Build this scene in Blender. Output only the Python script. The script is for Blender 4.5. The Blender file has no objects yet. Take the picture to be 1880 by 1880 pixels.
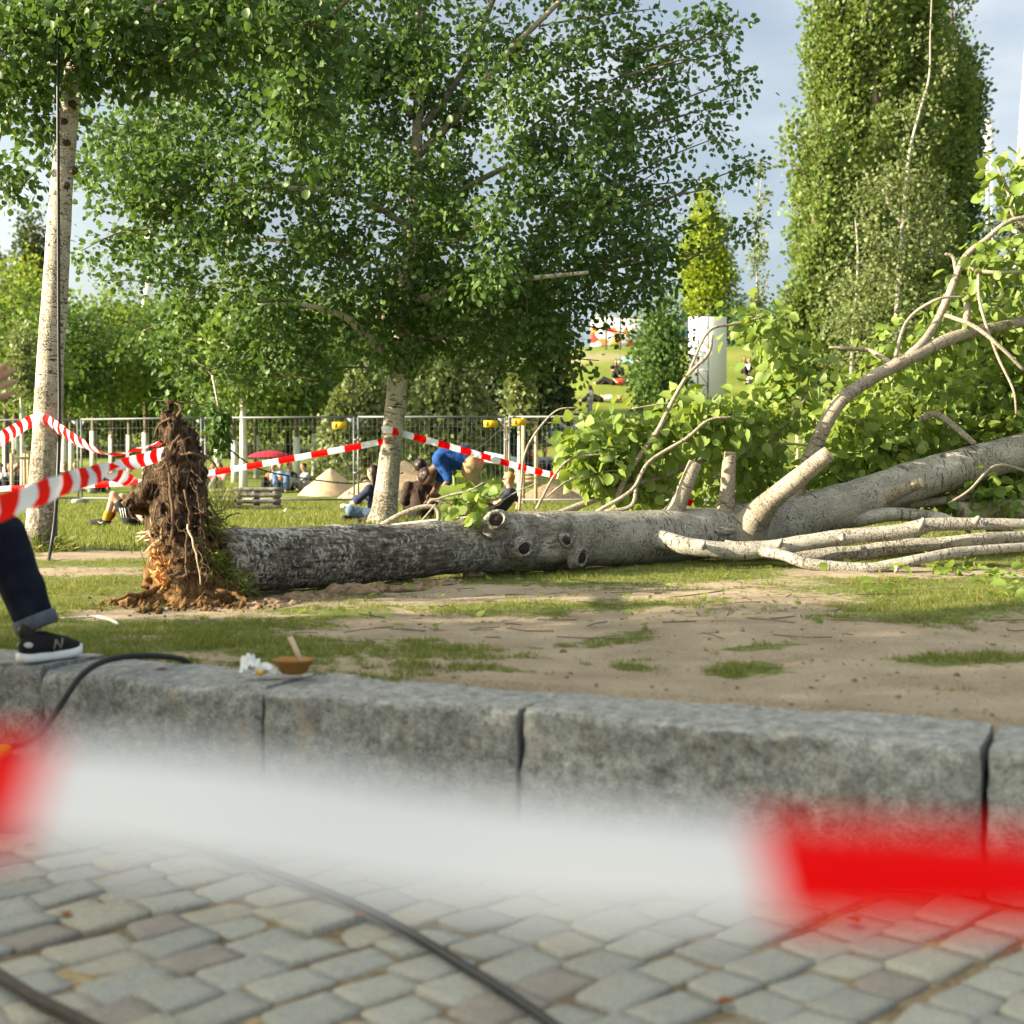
import bpy, math, random
import numpy as np
from mathutils import Vector, Matrix
random.seed(7); rng = np.random.default_rng(7)
R = math.radians
SC = bpy.context.scene
COL = SC.collection
# ------------------------------------------------------------------ camera, sky, sun, exposure
F, HC = 2500.0, 0.85                 # focal length in photo pixels (1880 wide), eye height above the lawn
PITCH = math.atan(80 / F)
cam = bpy.data.cameras.new('camera'); camo = bpy.data.objects.new('camera', cam); COL.objects.link(camo)
cam.sensor_width = 36; cam.lens = 36 * F / 1880
camo.location = (0, 0, HC); camo.rotation_euler = (math.pi / 2 - PITCH, 0, 0)
cam.clip_start = 0.05; cam.clip_end = 1500
cam.dof.use_dof = True; cam.dof.focus_distance = 13.0; cam.dof.aperture_fstop = 2.45
SC.camera = camo
SUN_EL, SUN_DIR = R(18), Vector((0.978, 0.208, 0))      # direction the light travels on the ground
W = bpy.data.worlds.new('World'); SC.world = W; W.use_nodes = True
nt = W.node_tree; nt.nodes.clear()
def wn(t, **k):
    n = nt.nodes.new(t)
    for a, b in k.items(): setattr(n, a, b)
    return n
wo = wn('ShaderNodeOutputWorld'); bg = wn('ShaderNodeBackground'); bg.inputs[1].default_value = 0.11
sky = wn('ShaderNodeTexSky', sky_type='NISHITA', sun_disc=False, sun_elevation=SUN_EL, sun_rotation=math.atan2(-SUN_DIR.x, -SUN_DIR.y))
sky.air_density = 1.2; sky.dust_density = 1.5
tc = wn('ShaderNodeTexCoord'); mp = wn('ShaderNodeMapping'); mp.inputs['Scale'].default_value = (1, 1, 2.6); mp.inputs['Location'].default_value = (.35, .1, .62)
nz = wn('ShaderNodeTexNoise'); nz.inputs['Scale'].default_value = 2.3; nz.inputs['Detail'].default_value = 6; nz.inputs['Roughness'].default_value = .5
cr = wn('ShaderNodeValToRGB'); cr.color_ramp.interpolation = 'EASE'
e = cr.color_ramp.elements
e[0].position = .30; e[0].color = (.47, .63, .86, 1)
e[1].position = .74; e[1].color = (1.85, 1.9, 1.92, 1)
k = e.new(.52); k.color = (.91, 1.08, 1.30, 1)
mx = wn('ShaderNodeMixRGB'); mx.inputs[0].default_value = .88
L = nt.links.new
L(tc.outputs['Generated'], mp.inputs[0]); L(mp.outputs[0], nz.inputs[0]); L(nz.outputs[0], cr.inputs[0])
# the clouds brighten toward the low sun
nm_ = wn('ShaderNodeVectorMath', operation='NORMALIZE'); dp = wn('ShaderNodeVectorMath', operation='DOT_PRODUCT'); dp.inputs[1].default_value = (-SUN_DIR.x * math.cos(SUN_EL), -SUN_DIR.y * math.cos(SUN_EL), math.sin(SUN_EL))
mr = wn('ShaderNodeMapRange'); mr.inputs[1].default_value = .05; mr.inputs[2].default_value = 1; mr.inputs[3].default_value = 1; mr.inputs[4].default_value = 7.2
gl = wn('ShaderNodeVectorMath', operation='SCALE')
L(tc.outputs['Generated'], nm_.inputs[0]); L(nm_.outputs[0], dp.inputs[0]); L(dp.outputs['Value'], mr.inputs[0]); L(cr.outputs[0], gl.inputs[0]); L(mr.outputs[0], gl.inputs['Scale'])
wm = wn('ShaderNodeMixRGB', blend_type='MULTIPLY'); mw = wn('ShaderNodeMapRange'); mw.inputs[1].default_value = -.2; mw.inputs[2].default_value = .45; wm.inputs[2].default_value = (1.17, 1.0, .70, 1)
L(dp.outputs['Value'], mw.inputs[0]); L(mw.outputs[0], wm.inputs[0]); L(gl.outputs[0], wm.inputs[1])
L(sky.outputs[0], mx.inputs[1]); L(wm.outputs[0], mx.inputs[2]); L(mx.outputs[0], bg.inputs[0]); L(bg.outputs[0], wo.inputs[0])
sun = bpy.data.lights.new('sun', 'SUN'); sun.energy = 4.2; sun.angle = R(.6); sun.color = (1, .85, .62)
suno = bpy.data.objects.new('sun', sun); COL.objects.link(suno)
ld = Vector((SUN_DIR.x * math.cos(SUN_EL), SUN_DIR.y * math.cos(SUN_EL), -math.sin(SUN_EL)))
suno.rotation_euler = ld.to_track_quat('-Z', 'Y').to_euler(); suno.location = (-30, -6, 30)
SC.view_settings.view_transform = 'Standard'; SC.view_settings.look = 'None'; SC.view_settings.gamma = 1
SC.view_settings.use_curve_mapping = False; SC.view_settings.exposure = 2.1

# ------------------------------------------------------------------ helpers: points
_up = np.array([0, math.sin(PITCH), math.cos(PITCH)]); _fw = np.array([0, math.cos(PITCH), -math.sin(PITCH)])
def ray(px, py):
    return np.array([1., 0, 0]) * ((px - 940) / F) + _up * ((940 - py) / F) + _fw
def P(px, py, d):                     # the point seen at photo pixel px, py at ground distance d
    r = ray(px, py); return np.array([0, 0, HC]) + r * (d / r[1])
def G(px, py, z=0.0):                 # the point of a level plane seen at that pixel
    r = ray(px, py); return np.array([0, 0, HC]) + r * ((z - HC) / r[2])
def proj(p):
    q = np.asarray(p, float) - np.array([0, 0, HC]); w = q @ _fw
    return 940 + F * q[..., 0] / w, 940 - F * (q @ _up) / w
def sst(a, b, x):
    t = np.clip((x - a) / (b - a), 0, 1); return t * t * (3 - 2 * t)
_perm = rng.permutation(4096)
_rv = rng.random(4096)
def vnoise(p):                        # value noise of points (n,3)
    p = np.asarray(p, float); i = np.floor(p).astype(np.int64); f = p - i; f = f * f * (3 - 2 * f); out = 0
    for dx in (0, 1):
        for dy in (0, 1):
            for dz in (0, 1):
                h = _rv[_perm[(_perm[(_perm[(i[..., 0] + dx) & 4095] + i[..., 1] + dy) & 4095] + i[..., 2] + dz) & 4095]]
                out = out + h * (f[..., 0] if dx else 1 - f[..., 0]) * (f[..., 1] if dy else 1 - f[..., 1]) * (f[..., 2] if dz else 1 - f[..., 2])
    return out
def fbm(p, o=4, g=.5):
    p = np.asarray(p, float); s = 0; a = 1; t = 0
    for k in range(o): s = s + a * vnoise(p * 2 ** k + 17.3 * k); t += a; a *= g
    return s / t - .5

# ------------------------------------------------------------------ helpers: materials
MATS = {}
class N:
    def __init__(s, name):
        s.m = bpy.data.materials.new(name); s.m.use_nodes = True; s.t = s.m.node_tree; s.t.nodes.clear()
        s.out = s.t.nodes.new('ShaderNodeOutputMaterial'); MATS[name] = s.m
    def n(s, ty, ins=None, **k):
        x = s.t.nodes.new(ty)
        for a, b in k.items(): setattr(x, a, b)
        for a, b in (ins or {}).items():
            if hasattr(b, 'is_output'): s.t.links.new(b, x.inputs[a])
            else: x.inputs[a].default_value = b
        return x
    def noise(s, vec, sc, det=4, rough=.55, dim='3D'):
        return s.n('ShaderNodeTexNoise', {'Vector': vec, 'Scale': sc, 'Detail': det, 'Roughness': rough}).outputs[0]
    def ramp(s, fac, stops, inter='LINEAR'):
        r = s.n('ShaderNodeValToRGB', {0: fac}); r.color_ramp.interpolation = inter; e = r.color_ramp.elements
        while len(e) < len(stops): e.new(.5)
        for q, (p, c) in zip(e, stops): q.position = p; q.color = c if len(c) == 4 else (*c, 1)
        return r.outputs[0]
    def mix(s, f, a, b, mode='MIX'):
        return s.n('ShaderNodeMixRGB', {0: f, 1: a, 2: b}, blend_type=mode).outputs[0]
    def math(s, op, a, b=0.0):
        return s.n('ShaderNodeMath', {0: a, 1: b}, operation=op).outputs[0]
    def scale(s, vec, sc):
        return s.n('ShaderNodeMapping', {0: vec, 'Scale': sc}).outputs[0]
    def obj(s): return s.n('ShaderNodeTexCoord').outputs['Object']
    def attr(s, a): return s.n('ShaderNodeAttribute', attribute_name=a)
    def bump(s, h, st=.3, d=.02): return s.n('ShaderNodeBump', {'Height': h, 'Strength': st, 'Distance': d}).outputs[0]
    def bsdf(s, col, rough=.7, normal=None, spec=.3, **k):
        b = s.n('ShaderNodeBsdfPrincipled', {'Base Color': col, 'Roughness': rough, 'Specular IOR Level': spec, **{a.replace('_', ' '): v for a, v in k.items()}})
        if normal is not None: s.t.links.new(normal, b.inputs['Normal'])
        return b.outputs[0]
    def end(s, sh): s.t.links.new(sh, s.out.inputs[0]); return s.m
c4 = lambda r, g, b: (r, g, b, 1)
def plain(name, col, rough=.6, var=.15, sc=25, bump=0, spec=.3, metallic=0):
    if name in MATS: return MATS[name]
    n = N(name); v = n.noise(n.obj(), sc)
    lo = tuple(c * (1 - var) for c in col); hi = tuple(min(1, c * (1 + var)) for c in col)
    col_ = n.ramp(v, [(.3, lo), (.7, hi)])
    return n.end(n.bsdf(col_, rough, n.bump(v, bump, .01) if bump else None, spec, Metallic=metallic))
def leafmat(name, dark, mid, light, trans, tcol, rough=.45, spec=.35):
    n = N(name); isl = n.n('ShaderNodeNewGeometry').outputs['Random Per Island']
    oi = n.n('ShaderNodeObjectInfo').outputs['Random']
    rnd = n.math('FRACT', n.math('ADD', isl, oi))
    col = n.ramp(rnd, [(0, dark), (.5, mid), (1, light)])
    big = n.noise(n.n('ShaderNodeNewGeometry').outputs['Position'], .9, 3)
    col = n.mix(n.ramp(big, [(.35, (0, 0, 0)), (.7, (1, 1, 1))]), col, n.mix(.35, col, (*light, 1)))
    geo = n.n('ShaderNodeNewGeometry').outputs['Backfacing']
    col = n.mix(n.math('MULTIPLY', geo, .3), col, (light[0] * 1.3, light[1] * 1.25, light[2] * 2.2, 1))
    a = n.bsdf(col, rough, None, spec)
    t = n.n('ShaderNodeBsdfTranslucent', {0: n.mix(.5, col, (*tcol, 1))}).outputs[0]
    return n.end(n.n('ShaderNodeMixShader', {0: trans, 1: a, 2: t}).outputs[0])
def bark(name, base, light, dark, lent=1.0, furrow=0.0, lich=0.0):
    n = N(name); v = n.attr('bark').outputs['Vector']
    big = n.noise(v, 5, 4); fine = n.noise(v, 60, 3)
    col = n.mix(n.ramp(big, [(.35, (0, 0, 0)), (.65, (1, 1, 1))]), (*base, 1), (*light, 1))
    col = n.mix(.35, col, n.ramp(fine, [(.3, tuple(c * .6 for c in base)), (.7, light)]))
    lv = n.noise(n.scale(v, (9, 9, 42)), 1, 3, .6)         # lying lens marks
    zone = n.noise(v, 2.2, 2)
    lm = n.ramp(n.math('ADD', lv, n.math('MULTIPLY', n.math('SUBTRACT', zone, .5), .35)), [(.60, (0, 0, 0)), (.66, (1, 1, 1))])
    dots = n.ramp(n.math('ADD', n.noise(n.scale(v, (62, 62, 90)), 1, 2, .5), n.math('MULTIPLY', n.math('SUBTRACT', n.noise(v, 3.1, 3), .5), .45)), [(.585, (0, 0, 0)), (.63, (.9, .9, .9))])
    lm = n.math('MAXIMUM', lm, dots)
    rg = n.ramp(n.noise(n.scale(v, (.6, .6, 7)), 1, 3), [(.66, (0, 0, 0)), (.72, (.75, .75, .75))])   # rings where limbs sat
    f = n.math('MULTIPLY', n.math('MAXIMUM', lm, rg), lent)
    if furrow:
        fz = n.attr('age').outputs['Fac']
        fr = n.noise(n.scale(v, (34, 34, 5.5)), 1, 5, .65)
        fr2 = n.noise(n.scale(v, (20, 20, 26)), 1, 4, .6)
        ff = n.math('MULTIPLY', fz, furrow)
        fl = n.ramp(n.math('ADD', n.noise(n.scale(v, (30, 30, 44)), 1, 3, .6), n.math('MULTIPLY', n.math('SUBTRACT', n.noise(v, 2.6, 3), .5), .75)), [(.555, (0, 0, 0)), (.59, (1, 1, 1))])
        oldc = n.ramp(n.math('ADD', n.math('MULTIPLY', fr, .55), n.math('MULTIPLY', fr2, .45)), [(.38, tuple(c * .5 for c in dark)), (.46, (.095, .078, .062)), (.53, (.18, .155, .125)), (.585, tuple(c * .7 for c in light)), (.64, light)])
        col = n.mix(f, col, (*dark, 1)); mot = n.ramp(n.noise(v, 9, 5, .7), [(.47, (0, 0, 0)), (.60, (.8, .8, .8))]); col = n.mix(n.math('MULTIPLY', mot, n.math('MINIMUM', n.math('MULTIPLY', fz, 2.2), 1.0)), col, (base[0] * .42, base[1] * .40, base[2] * .36, 1))
        col = n.mix(n.math('POWER', ff, 1.5), col, oldc); col = n.mix(n.math('MULTIPLY', fl, n.math('MULTIPLY', ff, .9)), col, (light[0] * 1.15, light[1] * 1.15, light[2] * 1.15, 1))
        h = n.math('ADD', n.math('MULTIPLY', fr, n.math('ADD', ff, .15)), n.math('MULTIPLY', f, -.25))
        nm = n.bump(h, .9, .03)
    else:
        col = n.mix(f, col, (*dark, 1))
        nm = n.bump(n.math('SUBTRACT', fine, f), .35, .012)
    if lich:
        lm2 = n.ramp(n.noise(v, 7, 4, .6), [(.66, (0, 0, 0)), (.72, (lich, lich, lich))])
        col = n.mix(lm2, col, c4(.42, .25, .04))
    return n.end(n.bsdf(col, .8, nm, .2))

# ------------------------------------------------------------------ helpers: meshes and things
def mesh_np(name, V, polys, mat=None, smooth=True, attrs=None, uv=None):
    """polys: list of (faces array m x n). attrs: name -> (type, array)"""
    me = bpy.data.meshes.new(name); V = np.asarray(V, np.float32)
    me.vertices.add(len(V)); me.vertices.foreach_set('co', V.ravel())
    if not isinstance(polys, list): polys = [polys]
    polys = [np.asarray(p, np.int32) for p in polys if len(p)]
    nl = sum(p.size for p in polys); npol = sum(len(p) for p in polys)
    me.loops.add(nl); me.loops.foreach_set('vertex_index', np.concatenate([p.ravel() for p in polys]))
    me.polygons.add(npol); tot = np.concatenate([np.full(len(p), p.shape[1], np.int32) for p in polys])
    st = np.concatenate([[0], np.cumsum(tot)[:-1]]).astype(np.int32)
    me.polygons.foreach_set('loop_start', st)
    if smooth: me.polygons.foreach_set('use_smooth', np.ones(npol, bool))
    for a, (ty, arr) in (attrs or {}).items():
        at = me.attributes.new(a, ty, 'POINT'); at.data.foreach_set('vector' if ty == 'FLOAT_VECTOR' else 'value', np.asarray(arr, np.float32).ravel())
    if uv is not None:
        ul = me.uv_layers.new(name='UVMap'); idx = np.concatenate([p.ravel() for p in polys])
        ul.data.foreach_set('uv', np.asarray(uv, np.float32)[idx].ravel())
    me.update(calc_edges=True)
    if mat: me.materials.append(MATS[mat] if isinstance(mat, str) else mat)
    return me
def tag(o, label=None, cat=None, group=None, kind=None):
    if label: o['label'] = label
    if cat: o['category'] = cat
    if group: o['group'] = group
    if kind: o['kind'] = kind
    return o
def link(name, me, parent=None):
    o = bpy.data.objects.new(name, me); COL.objects.link(o)
    if parent is not None:
        o.parent = parent
        o.matrix_parent_inverse = base_inv(parent)
    return o
def base_inv(o):
    return Matrix.Translation(-Vector(o['_b'])) if '_b' in o else Matrix()
BASES = []
def thing(name, label, cat, loc, group=None):
    o = bpy.data.objects.new(name, None); COL.objects.link(o); o.location = loc; o['_b'] = [float(c) for c in loc]; BASES.append(o)
    o.empty_display_size = .2
    return tag(o, label, cat, group)
def copy_thing(o, loc, rz=0., sc=1., label=None, group=None):
    c = o.copy(); COL.objects.link(c); c.location = loc; c.rotation_euler = (0, 0, rz); c.scale = (sc, sc, sc)
    if label: c['label'] = label
    if group: c['group'] = group
    for ch in list(o.children):
        d = ch.copy(); COL.objects.link(d); d.parent = c; d.matrix_parent_inverse = ch.matrix_parent_inverse
        for g in list(ch.children):
            h = g.copy(); COL.objects.link(h); h.parent = d; h.matrix_parent_inverse = g.matrix_parent_inverse
    return c
def frames(pts):
    p = np.asarray(pts, float); t = np.gradient(p, axis=0); t /= np.linalg.norm(t, axis=1)[:, None] + 1e-9
    a = np.array([0, 0, 1.]) if abs(t[0][2]) < .9 else np.array([0, 1., 0])
    u = np.cross(t[0], a); u /= np.linalg.norm(u); U = [u]
    for i in range(1, len(p)):
        u = U[-1] - t[i] * (U[-1] @ t[i]); u /= np.linalg.norm(u) + 1e-9; U.append(u)
    U = np.array(U); return p, t, U, np.cross(t, U)
class MB:
    """collects shapes into one mesh"""
    def __init__(s): s.V = []; s.P = {}; s.n = 0; s.B = []; s.UV = []; s.A = []
    def add(s, V, polys, bark=None, age=None):
        V = np.asarray(V, float); s.V.append(V)
        for p in polys if isinstance(polys, list) else [polys]:
            p = np.asarray(p, int)
            if len(p): s.P.setdefault(p.shape[1], []).append(p + s.n)
        s.B.append(V if bark is None else np.asarray(bark)); s.A.append(np.zeros(len(V)) if age is None else age); s.n += len(V); return s
    def tube(s, pts, rad, n=8, caps=True, lump=0, age=None, lumpf=4):
        p, t, U, Wv = frames(pts); m = len(p); rad = np.broadcast_to(np.asarray(rad, float), (m,))
        th = np.arange(n) / n * 2 * np.pi
        ring = np.cos(th)[None, :, None] * U[:, None] + np.sin(th)[None, :, None] * Wv[:, None]
        rr = np.repeat(rad[:, None], n, 1)
        ln = np.concatenate([[0], np.cumsum(np.linalg.norm(np.diff(p, axis=0), axis=1))]) + p[0].sum() * 3.7
        bk = np.stack([np.cos(th)[None] * rr, np.sin(th)[None] * rr, np.repeat(ln[:, None], n, 1)], -1).reshape(-1, 3)
        if lump: rr = rr * (1 + lump * fbm(bk * lumpf, 3).reshape(m, n) * 2)
        V = (p[:, None] + ring * rr[..., None]).reshape(-1, 3)
        i = np.arange(m - 1)[:, None] * n; j = np.arange(n)[None]; k = (j + 1) % n
        q = np.stack([i + j, i + k, i + n + k, i + n + j], -1).reshape(-1, 4)
        ag = None if age is None else np.repeat(np.asarray(age, float), n)
        polys = [q]
        if caps:
            if n <= 4 or True:
                V = np.vstack([V, p[0], p[-1]]); bk = np.vstack([bk, [0, 0, ln[0]], [0, 0, ln[-1]]]); a = m * n
                if ag is not None: ag = np.append(ag, [ag[0], ag[-1]])
                j = np.arange(n); k = (j + 1) % n
                polys += [np.stack([np.full(n, a), k, j], -1), np.stack([np.full(n, a + 1), (m - 1) * n + j, (m - 1) * n + k], -1)]
        return s.add(V, polys, bk, ag)
    def box(s, c, size, rot=None, bev=0):
        sx, sy, sz = [v / 2 for v in size]
        if bev:
            b = bev; V = []
            for z, ins in ((-sz, b), (-sz + b, 0), (sz - b, 0), (sz, b)):
                x, y = sx - ins, sy - ins; V += [(x, y - (0 if ins else 0), z), (-x, y, z), (-x, -y, z), (x, -y, z)]
            V = np.array(V)[:, :]; q = [(3, 2, 1, 0), (12, 13, 14, 15)]
            for l in range(3):
                for j in range(4): k = (j + 1) % 4; q.append((l * 4 + j, l * 4 + k, l * 4 + 4 + k, l * 4 + 4 + j))
        else:
            V = np.array([(x, y, z) for z in (-sz, sz) for x, y in ((sx, sy), (-sx, sy), (-sx, -sy), (sx, -sy))])
            q = [(3, 2, 1, 0), (4, 5, 6, 7)] + [(j, (j + 1) % 4, 4 + (j + 1) % 4, 4 + j) for j in range(4)]
        if rot is not None: V = V @ np.array(rot).T
        return s.add(V + np.asarray(c, float), np.array(q))
    def build(s, name, mat, parent=None, smooth=True):
        V = np.vstack(s.V); polys = [np.vstack(v) for v in s.P.values()]
        me = mesh_np(name, V, polys, mat, smooth, {'bark': ('FLOAT_VECTOR', np.vstack(s.B)), 'age': ('FLOAT', np.concatenate(s.A))})
        return link(name, me, parent)
def rotz(a): c, s = math.cos(a), math.sin(a); return np.array([[c, -s, 0], [s, c, 0], [0, 0, 1.]])
def smooth_path(pts, k=6, extra=None):
    """Catmull-Rom through pts; extra columns are carried along"""
    p = np.asarray(pts, float); q = np.vstack([2 * p[0] - p[1], p, 2 * p[-1] - p[-2]]); out = []
    for i in range(1, len(q) - 2):
        a, b, c, d = q[i - 1:i + 3]
        for t in np.arange(k) / k:
            out.append(.5 * (2 * b + (c - a) * t + (2 * a - 5 * b + 4 * c - d) * t * t + (3 * b - a - 3 * c + d) * t ** 3))
    out.append(p[-1]); return np.array(out)
def pxpath(rows, k=6):
    """rows of photo px, py, distance, radius px -> world points and radii"""
    pts = []; 
    for px, py, d, r in rows: pts.append([*P(px, py, d), r * d / F])
    q = smooth_path(pts, k); return q[:, :3], np.maximum(q[:, 3], .002)

# ------------------------------------------------------------------ helpers: smooth bodies (distance field -> surface net)
def smin(a, b, k):
    h = np.clip(.5 + .5 * (b - a) / k, 0, 1); return b + (a - b) * h - k * h * (1 - h)
def sdf_mesh(prims, h, k=.03, noise=None, grow=0.0):
    lo = np.full(3, 1e9); hi = -lo
    def bb(p):
        if p[0] == 'c': a, b, r = np.array(p[1], float), np.array(p[2], float), max(p[3], p[4])
        else: a = b = np.array(p[1], float); r = max(p[2])
        return np.minimum(a, b) - r - grow, np.maximum(a, b) + r + grow
    for p in prims: l, u = bb(p); lo = np.minimum(lo, l); hi = np.maximum(hi, u)
    pad = k + 3 * h + (noise[0] if noise else 0); lo -= pad; hi += pad
    n = np.ceil((hi - lo) / h).astype(int) + 1; f = np.full(n, .5)
    for p in prims:
        l, u = bb(p); i0 = np.maximum(np.floor((l - pad - lo) / h).astype(int), 0); i1 = np.minimum(np.ceil((u + pad - lo) / h).astype(int) + 1, n)
        ax = [lo[d] + h * np.arange(i0[d], i1[d]) for d in range(3)]
        g = np.stack(np.meshgrid(*ax, indexing='ij'), -1)
        if p[0] == 'c':
            a, b = np.array(p[1], float), np.array(p[2], float); ab = b - a
            t = np.clip(((g - a) @ ab) / (ab @ ab + 1e-9), 0, 1)
            d = np.linalg.norm(g - a - t[..., None] * ab, axis=-1) - (p[3] + (p[4] - p[3]) * t)
        else:
            q = g - np.array(p[1], float)
            if len(p) > 3: q = q @ np.array(p[3], float)
            r = np.array(p[2], float); kk = np.linalg.norm(q / r, axis=-1); d = (kk - 1) * kk / (np.linalg.norm(q / r ** 2, axis=-1) + 1e-6)
            d = np.where(kk < 1e-3, -r.min(), d)
        sl = tuple(slice(i0[d_], i1[d_]) for d_ in range(3)); f[sl] = smin(f[sl], d - grow, k)
    if noise:
        g = np.stack(np.meshgrid(*[lo[d] + h * np.arange(n[d]) for d in range(3)], indexing='ij'), -1)
        f = f + noise[0] * 2 * fbm(g.reshape(-1, 3) * noise[1], 4, .6).reshape(f.shape)
    ins = f < 0; c = sum(ins[a:n[0] - 1 + a, b:n[1] - 1 + b, e:n[2] - 1 + e].astype(np.int8) for a in (0, 1) for b in (0, 1) for e in (0, 1))
    act = (c > 0) & (c < 8); idx = np.full(act.shape, -1); cells = np.argwhere(act); idx[act] = np.arange(len(cells))
    acc = np.zeros((len(cells), 3)); cnt = np.zeros(len(cells))
    for ax in range(3):
        o = [d for d in range(3) if d != ax]
        for a in (0, 1):
            for b in (0, 1):
                s0 = cells.copy(); s0[:, o[0]] += a; s0[:, o[1]] += b; s1 = s0.copy(); s1[:, ax] += 1
                f0 = f[tuple(s0.T)]; f1 = f[tuple(s1.T)]; cr_ = (f0 < 0) != (f1 < 0)
                t = np.where(cr_, f0 / np.where(f0 == f1, 1, f0 - f1), 0); pos = s0.astype(float); pos[:, ax] += t
                acc += pos * cr_[:, None]; cnt += cr_
    V = lo + h * acc / cnt[:, None]; Q = []
    for ax in range(3):
        o = [d for d in range(3) if d != ax]
        s0 = [slice(1, n[d] - 1) for d in range(3)]; s1 = list(s0); s0[ax] = slice(0, n[ax] - 1); s1[ax] = slice(1, n[ax])
        A, B = ins[tuple(s0)], ins[tuple(s1)]; e_ = np.argwhere(A != B)
        if not len(e_): continue
        flip = A[tuple(e_.T)]
        base = e_.copy(); base[:, o[0]] += 1; base[:, o[1]] += 1
        def cell(a, b): q = base.copy(); q[:, o[0]] -= a; q[:, o[1]] -= b; return idx[tuple(q.T)]
        q = np.stack([cell(1, 1), cell(0, 1), cell(0, 0), cell(1, 0)], -1)
        if ax == 1: flip = ~flip
        q[~flip] = q[~flip][:, ::-1]; Q.append(q)
    return V, np.vstack(Q)
def blob(name, prims, h, mat, parent=None, k=.03, noise=None, grow=0.0, cut=None):
    V, Q = sdf_mesh(prims, h, k, noise, grow)
    return link(name, mesh_np(name, V, Q, mat, True, {'bark': ('FLOAT_VECTOR', V), 'age': ('FLOAT', np.full(len(V), .3))}), parent)

# ------------------------------------------------------------------ helpers: leaves
_lf = np.array([(0, 0, 0), (.36, .16, .09), (.49, .48, .15), (.33, .82, .07), (0, 1.05, -.10), (-.33, .82, .07), (-.49, .48, .15), (-.36, .16, .09)])
LEAF_BIG = (_lf, np.array([(0, 1, 2, 3, 4), (0, 4, 5, 6, 7)]))
LEAF_SMALL = (np.array([(0, 0, 0), (.44, .38, .09), (.3, .8, .05), (0, 1.08, -.02), (-.3, .8, .05), (-.44, .38, .09)]), np.array([(0, 1, 2, 3), (0, 3, 4, 5)]))
LEAF_FAR = (np.array([(0, 0, 0), (.5, .5, .1), (0, 1, 0), (-.5, .5, .1)]), np.array([(0, 1, 2), (0, 2, 3)]))
def unit(v): return v / (np.linalg.norm(v, axis=-1, keepdims=True) + 1e-9)
def leaf_frames(pos, ax, nrm):
    y = unit(ax); x = unit(np.cross(y, nrm)); z = np.cross(x, y); return x, y, z
def leaves_mesh(name, pos, ax, nrm, size, mat, tpl):
    T, Fc = tpl; x, y, z = leaf_frames(pos, ax, nrm); s = size[:, None, None]
    V = pos[:, None] + s * (T[None, :, :1] * x[:, None] + T[None, :, 1:2] * y[:, None] + T[None, :, 2:] * z[:, None])
    n = len(pos); fc = (Fc[None] + (np.arange(n) * len(T))[:, None, None]).reshape(-1, Fc.shape[1])
    return mesh_np(name, V.reshape(-1, 3), fc, mat, False)
_leafproto = {}
def single_leaves(parent, pos, ax, nrm, size, mat):
    """leaves as objects of their own, sharing four meshes"""
    if mat not in _leafproto:
        ms = []
        for k in range(4):
            V = _lf.copy(); V[:, 2] *= (.6, 1.4, -1, 2.2)[k]; V[:, 0] *= (1, .9, 1.05, .95)[k]
            ms.append(mesh_np('leaf', V, LEAF_BIG[1], mat, False))
        _leafproto[mat] = ms
    x, y, z = leaf_frames(pos, ax, nrm); inv = base_inv(parent)
    for i in range(len(pos)):
        o = bpy.data.objects.new('leaf', _leafproto[mat][i % 4]); COL.objects.link(o); o.parent = parent; o.matrix_parent_inverse = inv
        M = Matrix.Identity(4)
        for r in range(3): M[r][0] = x[i][r] * size[i]; M[r][1] = y[i][r] * size[i]; M[r][2] = z[i][r] * size[i]; M[r][3] = pos[i][r]
        o.matrix_basis = M
def leaves(parent, pos, ax, nrm, size, mat, tpl, singles=0, name='foliage'):
    pos, ax, nrm, size = map(np.asarray, (pos, ax, nrm, size))
    if singles:
        px, py = proj(pos); inside = (px > 5) & (px < 1875) & (py > 5) & (py < 1875)
        dist = np.linalg.norm(pos - np.array([0, 0, HC]), axis=1) / size + ~inside * 1e6
        o = np.argsort(dist); a, b = o[:singles], o[singles:]
        single_leaves(parent, pos[a], ax[a], nrm[a], size[a], mat)
        pos, ax, nrm, size = pos[b], ax[b], nrm[b], size[b]
    o = link(name, leaves_mesh(name, pos, ax, nrm, size, mat, tpl), parent); o['kind'] = 'stuff'; return o

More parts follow.
